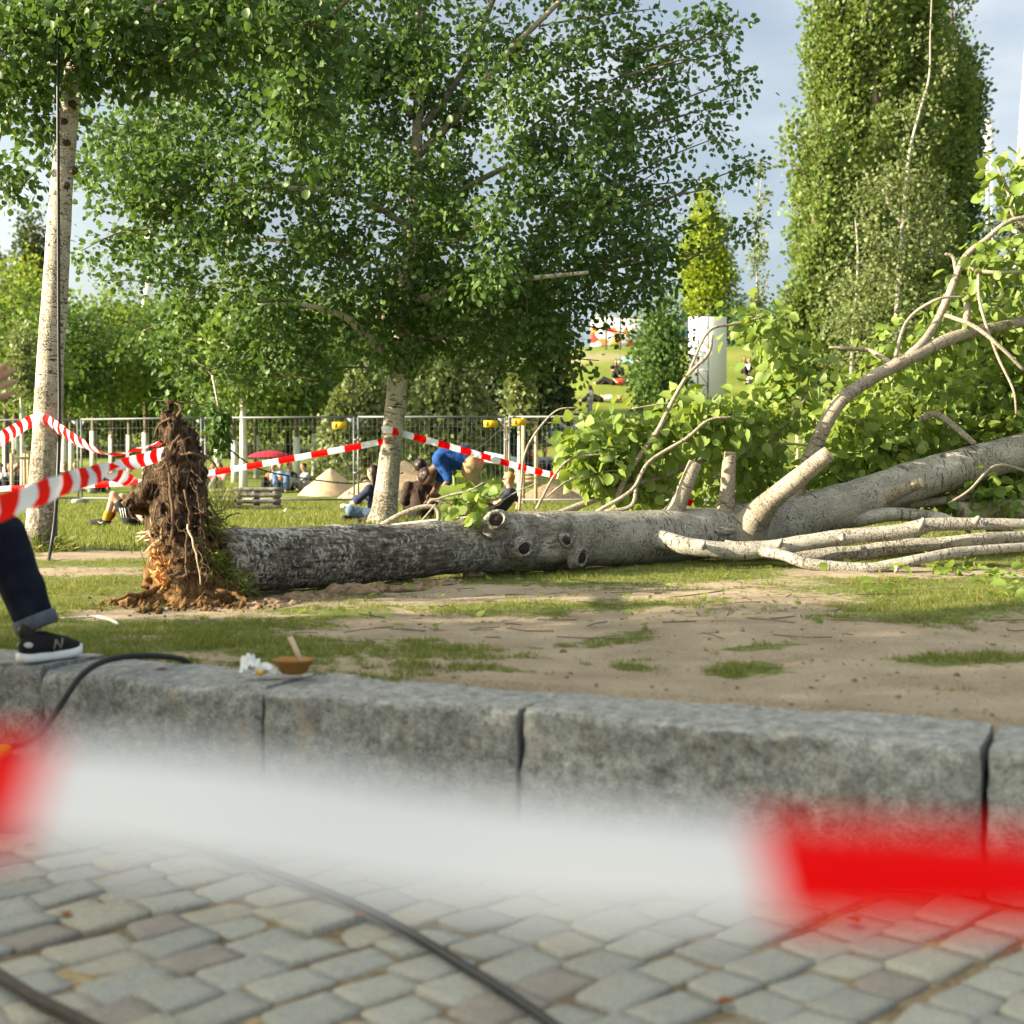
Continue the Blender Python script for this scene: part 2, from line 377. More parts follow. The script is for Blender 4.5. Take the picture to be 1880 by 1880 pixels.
# ------------------------------------------------------------------ helpers: trees
def grow_twigs(limbs, centres, up=.25, r_tip=.004, step=.35, expo=.42, back=.6):
    """limbs: list of (points, radii). Joins every centre to the nearest wood by a bent twig; returns twig paths with radii"""
    pos = np.vstack([l[0] for l in limbs]); rad = np.concatenate([l[1] for l in limbs]); par = [-1] * len(pos); twigs = []
    root = limbs[0][0]
    dm = np.array([np.min(np.linalg.norm(pos - c, axis=1)) for c in centres]); order = np.argsort(dm)
    plist = [pos]; cur = pos; load = []
    for ci in order:
        c = centres[ci]; d = np.linalg.norm(cur - c, axis=1) + back * np.maximum(cur[:, 2] - c[2] + .1, 0)
        j = int(np.argmin(d)); a = cur[j]; v = c - a; ln = np.linalg.norm(v)
        if ln < .05: continue
        m = max(3, int(ln / step) + 2); t = np.linspace(0, 1, m)[:, None]
        mid = a + v * .5 + np.array([0, 0, up * ln * rng.uniform(.2, 1)]) * (1 if v[2] < ln * .7 else .2) + rng.normal(0, .07 * ln, 3)
        path = (1 - t) ** 2 * a + 2 * t * (1 - t) * mid + t ** 2 * c
        base = len(cur); cur = np.vstack([cur, path[1:]])
        par += [j] + list(range(base, base + m - 2)); load.append((path, j, base, m))
    par = np.array(par); w = np.zeros(len(cur)); 
    for path, j, base, m in load: w[base + m - 2] += 1
    for i in range(len(cur) - 1, len(pos) - 1, -1):
        if par[i] >= 0: w[par[i]] += w[i]
    out = []
    for path, j, base, m in load:
        ww = w[[base] + list(range(base, base + m - 1))]; r = r_tip * np.maximum(ww, 1) ** expo
        r = np.maximum(r * np.linspace(1, .75, m), .0025); out.append((path, r))
    return out
def in_ellipsoids(n, ells, shell=0.0):
    """n points spread through ellipsoids (centre, radii, weight); shell pushes them outward"""
    w = np.array([e[2] * np.prod(e[1]) ** (2 / 3) for e in ells]); w /= w.sum(); pk = rng.choice(len(ells), n, p=w)
    v = unit(rng.normal(size=(n, 3))); r = rng.random(n) ** (1 / (3 + shell * 6))
    C = np.array([e[0] for e in ells])[pk]; Rr = np.array([e[1] for e in ells])[pk]; return C + v * r[:, None] * Rr
def foliage(cent, per, spread, size, out_from=None, droop=.5, sizevar=.25, up=.35, flat=1.0):
    """leaves round every centre -> arrays"""
    n = len(cent) * per; c = np.repeat(cent, per, 0)
    off = rng.normal(0, 1, (n, 3)) * spread * np.array([1, 1, flat])
    pos = c + off; ax = unit(off + rng.normal(0, spread, (n, 3))) + np.array([0, 0, -droop])
    nr = unit(rng.normal(0, 1, (n, 3)) + np.array([0, 0, up])); return pos, ax, nr, size * rng.uniform(1 - sizevar, 1 + sizevar, n)
def twig_leaves(paths, per, spread, size, droop=.6, frac=.6, up=.35):
    pos = []; 
    for p, r in paths:
        m = len(p); t = (1 - rng.random(per) ** 1.3 * frac) * (m - 1); i = np.minimum(t.astype(int), m - 2); f = (t - i)[:, None]
        pos.append(p[i] * (1 - f) + p[i + 1] * f)
    pos = np.vstack(pos); n = len(pos); off = rng.normal(0, 1, (n, 3)) * spread
    ax = unit(off + rng.normal(0, spread * .7, (n, 3))) + np.array([0, 0, -droop])
    nr = unit(rng.normal(0, 1, (n, 3)) + np.array([0, 0, up]))
    return pos + off, ax, nr, size * rng.uniform(.7, 1.25, n)

# ------------------------------------------------------------------ materials
WSL, WY0, WTH = -0.466, 4.71, 0.42           # front face line of the granite wall: y = WY0 + WSL x
WU = np.array([.9064, -.4224, 0]); WN = np.array([.4224, .9064, 0])
leafmat('leaf_mid', (.024, .062, .013), (.050, .108, .023), (.098, .165, .038), .30, (.20, .33, .03), .45, .22)
leafmat('leaf_fallen', (.095, .165, .032), (.15, .235, .042), (.22, .30, .060), .38, (.46, .56, .05), .5, .28)
leafmat('leaf_poplar', (.055, .106, .020), (.095, .158, .030), (.165, .225, .046), .32, (.32, .38, .04), .5, .3)
leafmat('leaf_lime', (.11, .19, .012), (.18, .27, .018), (.26, .33, .025), .3, (.5, .5, .03), .5, .3)
leafmat('leaf_young', (.065, .115, .018), (.10, .165, .026), (.15, .215, .035), .35, (.30, .42, .04), .5, .25)
leafmat('leaf_dark', (.032, .052, .018), (.048, .075, .024), (.075, .10, .030), .22, (.14, .19, .03), .55, .25)
leafmat('leaf_willow', (.075, .105, .030), (.11, .15, .042), (.16, .195, .06), .3, (.26, .32, .05), .5, .3)
bark('bark_aspen', (.42, .37, .28), (.60, .55, .45), (.045, .036, .026), .95, 0, .9)
bark('bark_aspen_old', (.42, .37, .28), (.60, .55, .45), (.045, .036, .026), .95, .9, .5)
bark('bark_fallen', (.25, .23, .19), (.46, .44, .39), (.055, .045, .034), .85, 1.0, .0)
bark('bark_limb', (.26, .22, .165), (.40, .35, .28), (.05, .04, .03), .8, 0, .0)
bark('bark_brown', (.11, .085, .06), (.20, .16, .115), (.03, .024, .018), .4)
bark('bark_pale', (.52, .50, .44), (.70, .68, .62), (.06, .05, .04), .5)
plain('cutwood', (.55, .42, .26), .8, .2, 18)
plain('whitewash', (.62, .61, .56), .85, .12, 14)
plain('stake', (.48, .36, .22), .8, .2, 12)
plain('greywood', (.22, .20, .18), .85, .35, 9, .4)
plain('steel', (.15, .16, .17), .5, .12, 20, 0, .4, .2)
plain('concrete', (.35, .34, .32), .9, .15, 20, .3)
plain('rubber', (.012, .012, .013), .45, .2, 30, 0, .4)
plain('rubber_brown', (.05, .04, .032), .7, .2, 30)
plain('yellow', (.70, .42, .01), .5, .06, 20)
plain('white', (.78, .78, .77), .6, .05, 20)
plain('sand', (.46, .33, .20), .95, .14, 6, .35)
plain('dirtpile', (.21, .145, .09), .95, .5, 22, .8)
def ground_mat():
    n = N('lawn'); pos = n.n('ShaderNodeNewGeometry').outputs['Position']; g = n.attr('grass').outputs['Fac']; far = n.attr('far').outputs['Fac']
    a = n.noise(pos, 14, 5, .65); b = n.noise(pos, 2.2, 4); c = n.noise(pos, 60, 4, .7); sp = n.noise(pos, 75, 3, .7)
    dirt = n.ramp(n.math('ADD', n.math('MULTIPLY', b, .55), n.math('MULTIPLY', c, .45)), [(.32, (.235, .182, .130)), (.5, (.37, .295, .212)), (.68, (.48, .39, .285))])
    dirt = n.mix(n.ramp(sp, [(.66, (0, 0, 0)), (.70, (.75, .75, .75))]), dirt, c4(.075, .052, .034))
    gr = n.ramp(n.math('ADD', n.math('MULTIPLY', b, .5), n.math('MULTIPLY', c, .5)), [(.3, (.062, .092, .016)), (.5, (.108, .145, .024)), (.7, (.17, .20, .04))])
    grf = n.ramp(n.noise(pos, .22, 4, .6), [(.3, (.115, .155, .024)), (.55, (.18, .22, .036)), (.75, (.26, .25, .08))])
    gr = n.mix(n.math('MULTIPLY', n.ramp(c, [(.45, (0, 0, 0)), (.6, (1, 1, 1))]), .45), gr, dirt); gr = n.mix(far, gr, grf)
    m = n.ramp(n.math('ADD', g, n.math('MULTIPLY', n.math('SUBTRACT', a, .5), 1.3)), [(.42, (0, 0, 0)), (.60, (1, 1, 1))])
    nm = n.bump(n.math('ADD', n.math('MULTIPLY', a, .6), n.math('MULTIPLY', c, .5)), 1.0, .04)
    n.end(n.bsdf(n.mix(m, dirt, gr), .95, nm, .12))
ground_mat()
def granite():
    n = N('granite'); p = n.obj(); oi = n.n('ShaderNodeObjectInfo').outputs['Random']
    a = n.noise(p, 9, 5, .65); f = n.noise(p, 120, 3, .7); b = n.noise(p, 24, 4, .7)
    col = n.ramp(n.math('ADD', n.math('MULTIPLY', b, .5), n.math('MULTIPLY', f, .5)), [(.36, (.075, .075, .072)), (.46, (.21, .21, .20)), (.55, (.34, .34, .325)), (.66, (.54, .54, .52))])
    col = n.mix(n.ramp(a, [(.38, (0, 0, 0)), (.62, (.55, .55, .55))]), col, n.mix(.5, col, c4(.15, .15, .14)))
    st = n.noise(n.scale(p, (4, 4, 1.2)), 1, 3)
    col = n.mix(n.ramp(st, [(.63, (0, 0, 0)), (.72, (.6, .6, .6))]), col, c4(.46, .38, .27))
    n.end(n.bsdf(col, .85, n.bump(n.math('ADD', b, n.math('MULTIPLY', f, .5)), .7, .012), .25))
granite()
def sett_mat():
    n = N('sett'); p = n.obj(); r = n.n('ShaderNodeObjectInfo').outputs['Random']; isl = n.n('ShaderNodeNewGeometry').outputs['Random Per Island']
    rr = n.math('FRACT', n.math('ADD', r, isl))
    base = n.ramp(rr, [(0, (.32, .315, .285)), (.22, (.365, .355, .315)), (.38, (.295, .29, .265)), (.55, (.37, .34, .28)), (.7, (.335, .33, .30)), (.84, (.27, .235, .21)), (.93, (.385, .36, .30))], 'CONSTANT')
    f = n.noise(p, 90, 4, .7); b = n.noise(p, 11, 4, .6)
    col = n.mix(.35, base, n.ramp(f, [(.38, (.10, .10, .10)), (.62, (.62, .62, .60))]), 'OVERLAY')
    col = n.mix(n.ramp(b, [(.5, (0, 0, 0)), (.75, (.5, .5, .5))]), col, c4(.36, .30, .21))
    n.end(n.bsdf(col, .8, n.bump(n.math('ADD', b, n.math('MULTIPLY', f, .4)), .45, .012), .3))
sett_mat()
def joint_mat():
    n = N('joint_sand'); p = n.obj(); a = n.noise(p, 30, 4); b = n.noise(p, 2.5, 3)
    col = n.ramp(n.math('ADD', n.math('MULTIPLY', a, .4), n.math('MULTIPLY', b, .6)), [(.35, (.09, .068, .045)), (.52, (.22, .165, .105)), (.68, (.44, .33, .18))])
    n.end(n.bsdf(col, .95, n.bump(a, .6, .01), .1))
joint_mat()
def tape_mat():
    n = N('tape'); uv = n.n('ShaderNodeTexCoord').outputs['UV']; x = n.n('ShaderNodeSeparateXYZ', {0: uv}).outputs[0]
    s = n.math('GREATER_THAN', n.math('FRACT', n.math('DIVIDE', x, .54)), .5)
    col = n.mix(s, c4(.80, .81, .86), c4(.88, .001, .001))
    a = n.bsdf(col, .5, None, .08); t = n.n('ShaderNodeBsdfTranslucent', {0: col}).outputs[0]
    n.end(n.n('ShaderNodeMixShader', {0: .38, 1: a, 2: t}).outputs[0])
tape_mat()
def soil():
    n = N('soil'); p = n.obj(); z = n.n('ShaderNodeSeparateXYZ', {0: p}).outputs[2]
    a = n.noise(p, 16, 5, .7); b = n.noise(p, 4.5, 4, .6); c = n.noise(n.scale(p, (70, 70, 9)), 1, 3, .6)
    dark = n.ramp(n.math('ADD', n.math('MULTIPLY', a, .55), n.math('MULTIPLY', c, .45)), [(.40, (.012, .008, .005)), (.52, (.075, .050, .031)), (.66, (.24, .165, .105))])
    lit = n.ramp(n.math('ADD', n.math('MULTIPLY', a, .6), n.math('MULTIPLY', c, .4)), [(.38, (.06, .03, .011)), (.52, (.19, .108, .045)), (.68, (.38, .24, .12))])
    f = n.ramp(n.math('ADD', n.math('MULTIPLY', z, -.62), n.math('MULTIPLY', b, .9)), [(.12, (0, 0, 0)), (.42, (1, 1, 1))])  # sunlit orange of the plate's foot painted in by height, over soil browns
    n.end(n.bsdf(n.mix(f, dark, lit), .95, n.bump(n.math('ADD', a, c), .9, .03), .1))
soil()
plain('roots', (.125, .080, .048), .85, .4, 18, .4)
plain('rotwood', (.50, .24, .075), .8, .5, 14, .6)
plain('splinter', (.66, .52, .34), .7, .25, 25, .3)
n = N('grass'); isl = n.n('ShaderNodeNewGeometry').outputs['Random Per Island']
col = n.ramp(isl, [(0, (.072, .112, .018)), (.4, (.12, .160, .026)), (.68, (.19, .205, .040)), (1, (.38, .31, .13))])
n.end(n.n('ShaderNodeMixShader', {0: .35, 1: n.bsdf(col, .6, None, .25), 2: n.n('ShaderNodeBsdfTranslucent', {0: n.mix(.5, col, c4(.28, .36, .03))}).outputs[0]}).outputs[0])

# ------------------------------------------------------------------ the ground
def tz(x, y):
    x, y = np.asarray(x, float), np.asarray(y, float)
    l = np.interp(y, [34, 42, 52, 80, 120, 190, 300], [0, .12, .40, 1.5, 4.0, 8, 14])
    r = np.interp(y, [36, 40, 46, 56, 70, 84, 90, 120, 300], [0, .18, .85, 2.75, 5.7, 8.35, 8.75, 9, 10])
    w = sst(-8, 2.8, x - .02 * y)
    return l * (1 - w) + r * w
def T(px, py, d0=6.):                        # the point of the terrain seen at that photo pixel
    d = np.linspace(d0, 140, 2700); r = ray(px, py); p = np.array([0, 0, HC]) + r[None] * (d / r[1])[:, None]
    i = np.argmax(p[:, 2] <= tz(p[:, 0], p[:, 1])); return p[i]
def E(px, py, cx, cy, rx, ry, sl=0.):        # soft spot on the lawn
    dx = px - cx; dy = py - cy - sl * dx; return np.clip(1.35 - np.sqrt((dx / rx) ** 2 + (dy / ry) ** 2), 0, 1)
def grassiness(P3):
    px, py = proj(P3); W_ = np.asarray(P3, float) * [1, 1, 0]; px = px + 190 * fbm(W_ * 1.3 + 3, 4, .6); py = py + 46 * fbm(W_ * 1.3 + 31, 4, .6) * np.clip((py - 1000) / 120, .3, 1); g = np.ones(len(P3)); mx = np.maximum
    dirt = sst(1058, 1082, py) * sst(380, 760, px + (py - 1060) * -.6)
    for s in ((170, 1019, 230, 11), (130, 1051, 260, 12), (480, 1108, 330, 27), (250, 1125, 120, 10), (1750, 1050, 420, 14), (1500, 1075, 300, 20), (430, 1212, 70, 8), (310, 1190, 90, 8), (690, 1165, 150, 12), (280, 1170, 60, 7)):
        dirt = mx(dirt, E(px, py, *s))
    gr = 0 * g
    for s in ((1010, 1114, 330, 13, -.03), (1190, 1052, 240, 13, -.02), (1740, 1105, 250, 42, -.05), (1090, 1178, 150, 12, -.12), (1430, 1186, 120, 13, -.09), (1180, 1232, 70, 8), (1390, 1232, 100, 17, -.12), (1800, 1207, 150, 13, -.02), (800, 1192, 170, 36, .05), (520, 1195, 400, 34, .03), (880, 1237, 130, 9, .02), (620, 1130, 120, 6), (1590, 1080, 180, 20)):
        gr = mx(gr, E(px, py, *s))
    lf = 1 - sst(880, 1000, px)
    return np.clip(g - dirt * (1 - .9 * gr) * .85 - sst(1105, 1170, py) * (.34 * lf + .35 * (1 - lf) * (1 - gr * .9)), 0, 1)
def lawn():
    t = np.concatenate([[-.001], np.geomspace(.4, 330.4, 330) - .4 + .3]); u = np.linspace(-1, 1, 321); xs = np.sinh(u * 4.2) / math.sinh(4.2) * 170
    X, Tt = np.meshgrid(xs, t); Y = WY0 + WSL * X + .38 + np.maximum(Tt, 0) - .3 * 0
    Z = tz(X, Y); pts = np.stack([X, Y, Z], -1).reshape(-1, 3)
    near = np.clip(1 - (pts[:, 1] - 8) / 40, 0, 1)
    pts[:, 2] += (fbm(pts * [.6, .6, 1], 3) * .10 + fbm(pts * 5, 3) * .034) * near * sst(.1, 1.2, Tt.ravel())
    pts[:len(xs), 2] = -.55
    V = pts; m, n_ = X.shape; i = np.arange(m - 1)[:, None] * n_ + np.arange(n_ - 1)[None]
    q = np.stack([i, i + 1, i + n_ + 1, i + n_], -1).reshape(-1, 4)
    g = np.ones(len(V)); vis = V[:, 1] < 40; g[vis] = grassiness(V[vis]); g[V[:, 1] < 1] = .6
    # trodden paths on the hill
    bare = E(V[:, 0], V[:, 1], 4.5, 78, 5, 5) + E(V[:, 0], V[:, 1], 4, 86, 8, 1.2)
    g = np.clip(g - .5 * bare, 0, 1)
    o = link('lawn', mesh_np('lawn', V, q, 'lawn', True, {'grass': ('FLOAT', g), 'far': ('FLOAT', sst(26, 45, V[:, 1]))})); o['kind'] = 'structure'
lawn()
def lawn_z(p): return fbm(p * [.6, .6, 1], 3) * .10 + fbm(p * 5, 3) * .034
def grass_blades(name, n, d0, d1, hh, wd, thr=.5, pw=1.6):
    u = rng.random(n); d = (d0 ** (2 - pw) + u * (d1 ** (2 - pw) - d0 ** (2 - pw))) ** (1 / (2 - pw)); x = (rng.random(n) - .5) * .84 * d
    p = np.stack([x, d, 0 * x], -1); p = p[p[:, 1] > WY0 + WSL * p[:, 0] + .40]
    g = grassiness(p) + fbm(p * [3.2, 3.2, 1] + 5, 4) * 1.3 + fbm(p * 14, 3) * .9; p = p[g > thr]; near = np.clip(1 - (p[:, 1] - 8) / 40, 0, 1)
    p[:, 2] = tz(p[:, 0], p[:, 1]) + lawn_z(p) * near - .006
    m = len(p); a = rng.random(m) * 6.28; h = hh * rng.uniform(.45, 1.25, m) * (1 + 1.0 * fbm(p * 1.3, 2)); w = wd * rng.uniform(.6, 1.3, m)
    s = np.stack([np.cos(a), np.sin(a), 0 * a], -1) * w[:, None]; lean = rng.normal(0, .55, (m, 3)) * h[:, None]; lean[:, 2] = h
    V = np.stack([p - s, p + s, p + lean], 1).reshape(-1, 3)
    o = link(name, mesh_np(name, V, np.arange(3 * m).reshape(-1, 3), 'grass', False)); o['kind'] = 'stuff'
def grass_tufts(n, per):
    u = rng.random(n); d = 4.3 * (13.5 / 4.3) ** u; x = (rng.random(n) - .5) * .84 * d; p = np.stack([x, d, 0 * x], -1); p = p[p[:, 1] > WY0 + WSL * p[:, 0] + .41]
    g = grassiness(p) + fbm(p * [2.6, 2.6, 1] + 5, 4) * 1.5 + fbm(p * 12, 3) * 1.1; k = g > .50; p = p[k]; g = g[k]; p[:, 2] = tz(p[:, 0], p[:, 1]) + lawn_z(p) - .006
    vig = np.clip(.55 + (g - .5) * .9, .45, 1.35) * rng.uniform(.6, 1.3, len(p)); c = np.repeat(p, per, 0); v = np.repeat(vig, per); m = len(c)
    c = c + np.stack([rng.normal(0, .022, m), rng.normal(0, .022, m), np.zeros(m)], -1) * v[:, None]; h = .040 * v * rng.uniform(.35, 1.25, m); w = rng.uniform(.0014, .0034, m)
    a = rng.random(m) * 6.28; s = np.stack([np.cos(a), np.sin(a), 0 * a], -1) * w[:, None]; lean = rng.normal(0, .65, (m, 3)) * h[:, None]; lean[:, 2] = h
    V = np.stack([c - s, c + s, c + lean], 1).reshape(-1, 3); o = link('grass', mesh_np('grass', V, np.arange(3 * m).reshape(-1, 3), 'grass', False)); o['kind'] = 'stuff'
grass_tufts(30000, 12)
grass_blades('grass', 130000, 13, 36, .075, .008, .45, 1.2)
# crumbs of earth and dry bits on the bare ground
def crumbs():
    n = 3400; d = rng.uniform(4.5, 13, n); x = (rng.random(n) - .5) * .84 * d; p = np.stack([x, d, 0 * x], -1); p = p[p[:, 1] > WY0 + WSL * p[:, 0] + .45]
    p = p[grassiness(p) + fbm(p * 3, 3) < .45]; p[:, 2] = tz(p[:, 0], p[:, 1]) + lawn_z(p); m = len(p)
    T_ = np.array([(1, 0, 0), (-.5, .8, 0), (-.5, -.8, 0), (.5, .1, .7), (-.3, .35, .65), (-.3, -.35, .6)]); s = rng.gamma(1.6, .0032, m)
    a = rng.random(m) * 6.28; V = []
    ca, sa = np.cos(a), np.sin(a); B = np.repeat(T_[None], m, 0); X = B[..., 0] * ca[:, None] - B[..., 1] * sa[:, None]; Y = B[..., 0] * sa[:, None] + B[..., 1] * ca[:, None]
    V = p[:, None] + np.stack([X, Y, B[..., 2]], -1) * s[:, None, None]
    fc = (np.array([(0, 1, 4), (0, 4, 3), (1, 2, 5), (1, 5, 4), (2, 0, 3), (2, 3, 5), (3, 4, 5)])[None] + (np.arange(m) * 6)[:, None, None]).reshape(-1, 3)
    o = link('earth_crumbs', mesh_np('earth_crumbs', V.reshape(-1, 3), fc, plain('crumb', (.17, .125, .085), .95, .4, 9), False)); o['kind'] = 'stuff'
crumbs()

# ------------------------------------------------------------------ plaza of granite setts
def plaza():
    xs = np.linspace(-40, 40, 9); a = np.stack([xs, WY0 + WSL * xs + .2, 0 * xs - .4605], -1); b = a - [0, 70, 0]
    V = np.vstack([a, b]); i = np.arange(8)
    pl = link('plaza', mesh_np('plaza', V, np.stack([i, i + 1, i + 10, i + 9], -1)[:, ::-1], 'joint_sand')); pl['kind'] = 'structure'
    protos = []
    def stone(lx, ly, rnd):
        n = 3; V = []; c = [(lx / 2, ly / 2), (-lx / 2, ly / 2), (-lx / 2, -ly / 2), (lx / 2, -ly / 2)]
        c = [(x + rnd.normal(0, .007), y + rnd.normal(0, .007)) for x, y in c]; out = []
        for k in range(4):                      # eight-sided outline with cut corners
            p, q, r = np.array(c[k - 1]), np.array(c[k]), np.array(c[(k + 1) % 4])
            out += [q + (p - q) * rnd.uniform(.04, .11), q + (r - q) * rnd.uniform(.04, .11)]
        out = np.array(out); t = rnd.normal(0, .004, 2)
        for sc, z in ((1.0, -.05), (1.0, -.007), (.978, 0.0), (.6, .001)): V += [(*(o * sc), z + (o * sc) @ t * 8 * (z > -.04)) for o in out]
        V.append((0, 0, .0015)); q = [(l * 8 + j, l * 8 + (j + 1) % 8, l * 8 + 8 + (j + 1) % 8, l * 8 + 8 + j) for l in range(3) for j in range(8)]
        t3 = [(24 + j, 24 + (j + 1) % 8, 32) for j in range(8)]; return np.array(V), [np.array(q), np.array(t3)]
    rnd = np.random.default_rng(3)
    for k in range(14):
        V, q = stone(.168 + .015 * (k % 5), .148, rnd); protos.append((.168 + .015 * (k % 5), mesh_np('paving_stone', V, q, 'sett', False), V, q))
    ang = R(46); u = np.array([math.cos(ang), math.sin(ang)]); v = np.array([-u[1], u[0]]); rest = MB(); cnt = 0; M2 = rotz(ang)
    row = -6.5
    while row < 6.5:
        s = -8 + rng.uniform(0, .2); wob = rng.uniform(0, 9)
        while s < 8.5:
            k = int(rng.integers(14)); L_, me, V, q = protos[k]; c = u * (s + L_ / 2) + v * (row + .016 * math.sin(s * 1.7 + wob) + rng.normal(0, .004)) + np.array([0, 3.6]); s += L_ + .010
            if c[1] > WY0 + WSL * c[0] - .10 or abs(c[0]) > 4.6 or not 1.6 < c[1] < 6.9: continue
            z = -.45 + rng.normal(0, .004); px, py = proj([c[0], c[1], z]); rot = ang + rng.normal(0, .035) + (math.pi if rng.random() < .5 else 0)
            if -60 < px < 1940 and 1450 < py < 1960 and cnt < 300:
                o = bpy.data.objects.new('paving_stone', me); COL.objects.link(o); o.parent = pl; o.location = (c[0], c[1], z)
                o.rotation_euler = (rng.normal(0, .018), rng.normal(0, .018), rot); cnt += 1
            else: rest.add(V @ rotz(rot).T + [c[0], c[1], z], [x for x in q])
        row += .157
    r = rest.build('paving', 'sett', pl, False); r['kind'] = 'stuff'
plaza()
def stone_wall():
    w = thing('granite_wall', 'long low grey granite retaining wall of rough blocks between plaza and lawn', 'wall', (0, WY0, -.45))
    xs = [-13.5, -12.2, -10.8, -9.6, -8.2, -6.9, -5.6, -4.3, -3.1, -1.97, -.952, .019, 1.413, 2.6, 3.9, 5.1, 6.4, 7.7, 9, 10.3, 11.6, 13]
    for a, b in zip(xs[:-1], xs[1:]):
        vis = -4.5 < a < 2.7; Lb = (b - a) / .9064 - .016; na, nb, nc = (int(Lb / .022), 21, 19) if vis else (6, 4, 3)
        faces = []; V = []; off = 0
        def grid(fu, fv, o, du, dv, nu, nv):
            nonlocal off
            uu, vv = np.meshgrid(np.linspace(0, 1, nu + 1), np.linspace(0, 1, nv + 1), indexing='ij')
            p = np.array(o)[None, None] + uu[..., None] * np.array(du) + vv[..., None] * np.array(dv)
            i = np.arange(nu)[:, None] * (nv + 1) + np.arange(nv)[None]
            faces.append(np.stack([i, i + nv + 1, i + nv + 2, i + 1], -1).reshape(-1, 4) + off); V.append(p.reshape(-1, 3)); off += (nu + 1) * (nv + 1)
        H = .47; grid(0, 0, (0, 0, 0), (Lb, 0, 0), (0, 0, H), na, nb); grid(0, 0, (0, 0, H), (Lb, 0, 0), (0, WTH, 0), na, nc)
        grid(0, 0, (0, WTH, 0), (0, -WTH, 0), (0, 0, H), nc, nb); grid(0, 0, (Lb, 0, 0), (0, WTH, 0), (0, 0, H), nc, nb)
        V = np.vstack(V)
        if vis:
            seed = np.array([a * 7.7, 3.1, 1.9]); fd = np.exp(-V[:, 1] / .05); td = np.exp(-(H - V[:, 2]) / .03)
            rough = fbm(V * [5, 5, 6] + seed, 4, .6); big = fbm(V * [1.6, 1.6, 1.6] + seed + 9, 2)
            e_ = np.minimum(V[:, 1], H - V[:, 2]) * 0 + np.hypot(np.maximum(.035 - V[:, 1], 0), np.maximum(.035 - (H - V[:, 2]), 0))
            rr = np.maximum(e_ - .035, 0); V[:, 1] += rr * .8; V[:, 2] -= rr * .8
            V[:, 1] += fd * (rough * .11 + big * .05); V[:, 2] += td * (fbm(V * [4, 4, 1] + seed, 4) * .028 + big * .03)
            ex = np.minimum(V[:, 0], Lb - V[:, 0]); V[:, 1] += fd * .02 * np.exp(-ex / .02); V[:, 0] += np.where(V[:, 0] < Lb / 2, 1, -1) * np.exp(-ex / .01) * np.abs(fbm(V * [1, 9, 9] + seed, 3)) * .035
        V = np.array([a, WY0 + WSL * a, -.47])[None] + V[:, :1] * WU + V[:, 1:2] * WN + V[:, 2:] * np.array([0, 0, 1]) + WU * .008
        V[:, 2] += .015
        link('granite_block', mesh_np('granite_block', V, np.vstack(faces), 'granite', True), w)
stone_wall()

# ------------------------------------------------------------------ the fallen poplar
fallen = thing('fallen_tree', 'big uprooted poplar lying across the lawn with its root plate torn up', 'tree', P(600, 1080, 9.9))
TR = [(392, 1034, 9.0, 62), (440, 1029, 9.2, 60), (520, 1025, 9.55, 58), (600, 1021, 9.9, 57), (680, 1016, 10.2, 54), (760, 1011, 10.5, 51), (830, 1004, 10.8, 49), (880, 998, 11, 53),
      (940, 996, 11.2, 57), (1000, 993, 11.4, 55), (1050, 991, 11.55, 53), (1100, 989, 11.7, 50), (1200, 985, 12, 49), (1300, 979, 12.3, 47), (1370, 972, 12.5, 46), (1430, 960, 12.65, 44), (1480, 946, 12.8, 42),
      (1560, 924, 13, 40), (1650, 893, 13.2, 38), (1750, 862, 13.4, 36), (1860, 832, 13.6, 32), (1990, 800, 13.9, 28), (2150, 775, 14.3, 21), (2330, 768, 14.8, 14), (2520, 740, 15.2, 8), (2680, 700, 15.5, 3)]
tp, trd = pxpath(TR, 8)
px_, _ = proj(tp)
m_ = MB().tube(tp, trd, 40, True, .07, np.interp(px_, [400, 700, 800, 900, 1010, 1080, 1150, 1300], [1, 1, .85, .62, .5, .3, .12, .04]), 5)
m_.build('trunk', 'bark_fallen', fallen)
FL = []                                                 # wood the leaf twigs may start from
def limb(rows, mat='bark_limb', n=12, k=6, cut=False, lump=.06, use=True, name='branch'):
    p, r = pxpath(rows, k)
    if mat == 'bark_limb' and r[0] > .05: r = r * (1 + .25 * np.exp(-np.arange(len(r)) / 2.0) * (len(rows) < 7))
    o = MB().tube(p, r, n, True, lump).build(name, mat, fallen)
    if use: FL.append((p, r))
    if cut:
        t = unit(p[-1] - p[-2]); disc = MB().tube([p[-1] - t * .004, p[-1] + t * .006], [r[-1] * .93, r[-1] * .9], 14); disc.build('cut_face', 'cutwood', o, False)
    return o
STUB = dict(cut=True, use=False, name='branch_stub')
limb([(1222, 962, 12.1, 20), (1243, 930, 12.1, 16), (1258, 895, 12.1, 14), (1276, 850, 12.1, 12.5)], **STUB)
limb([(1318, 965, 12.35, 26), (1332, 930, 12.3, 17), (1336, 890, 12.3, 14), (1340, 831, 12.3, 12.5)], **STUB)
limb([(1368, 978, 12.35, 40), (1392, 945, 12.2, 27), (1420, 915, 12.1, 20), (1465, 878, 12, 17.5), (1522, 832, 11.9, 15)], **STUB)
limb([(1622, 912, 13.0, 16), (1652, 902, 12.85, 12), (1692, 886, 12.7, 10.5)], **STUB)
limb([(1345, 955, 12.9, 16), (1356, 925, 13.0, 12), (1362, 915, 13.0, 10)], **STUB)
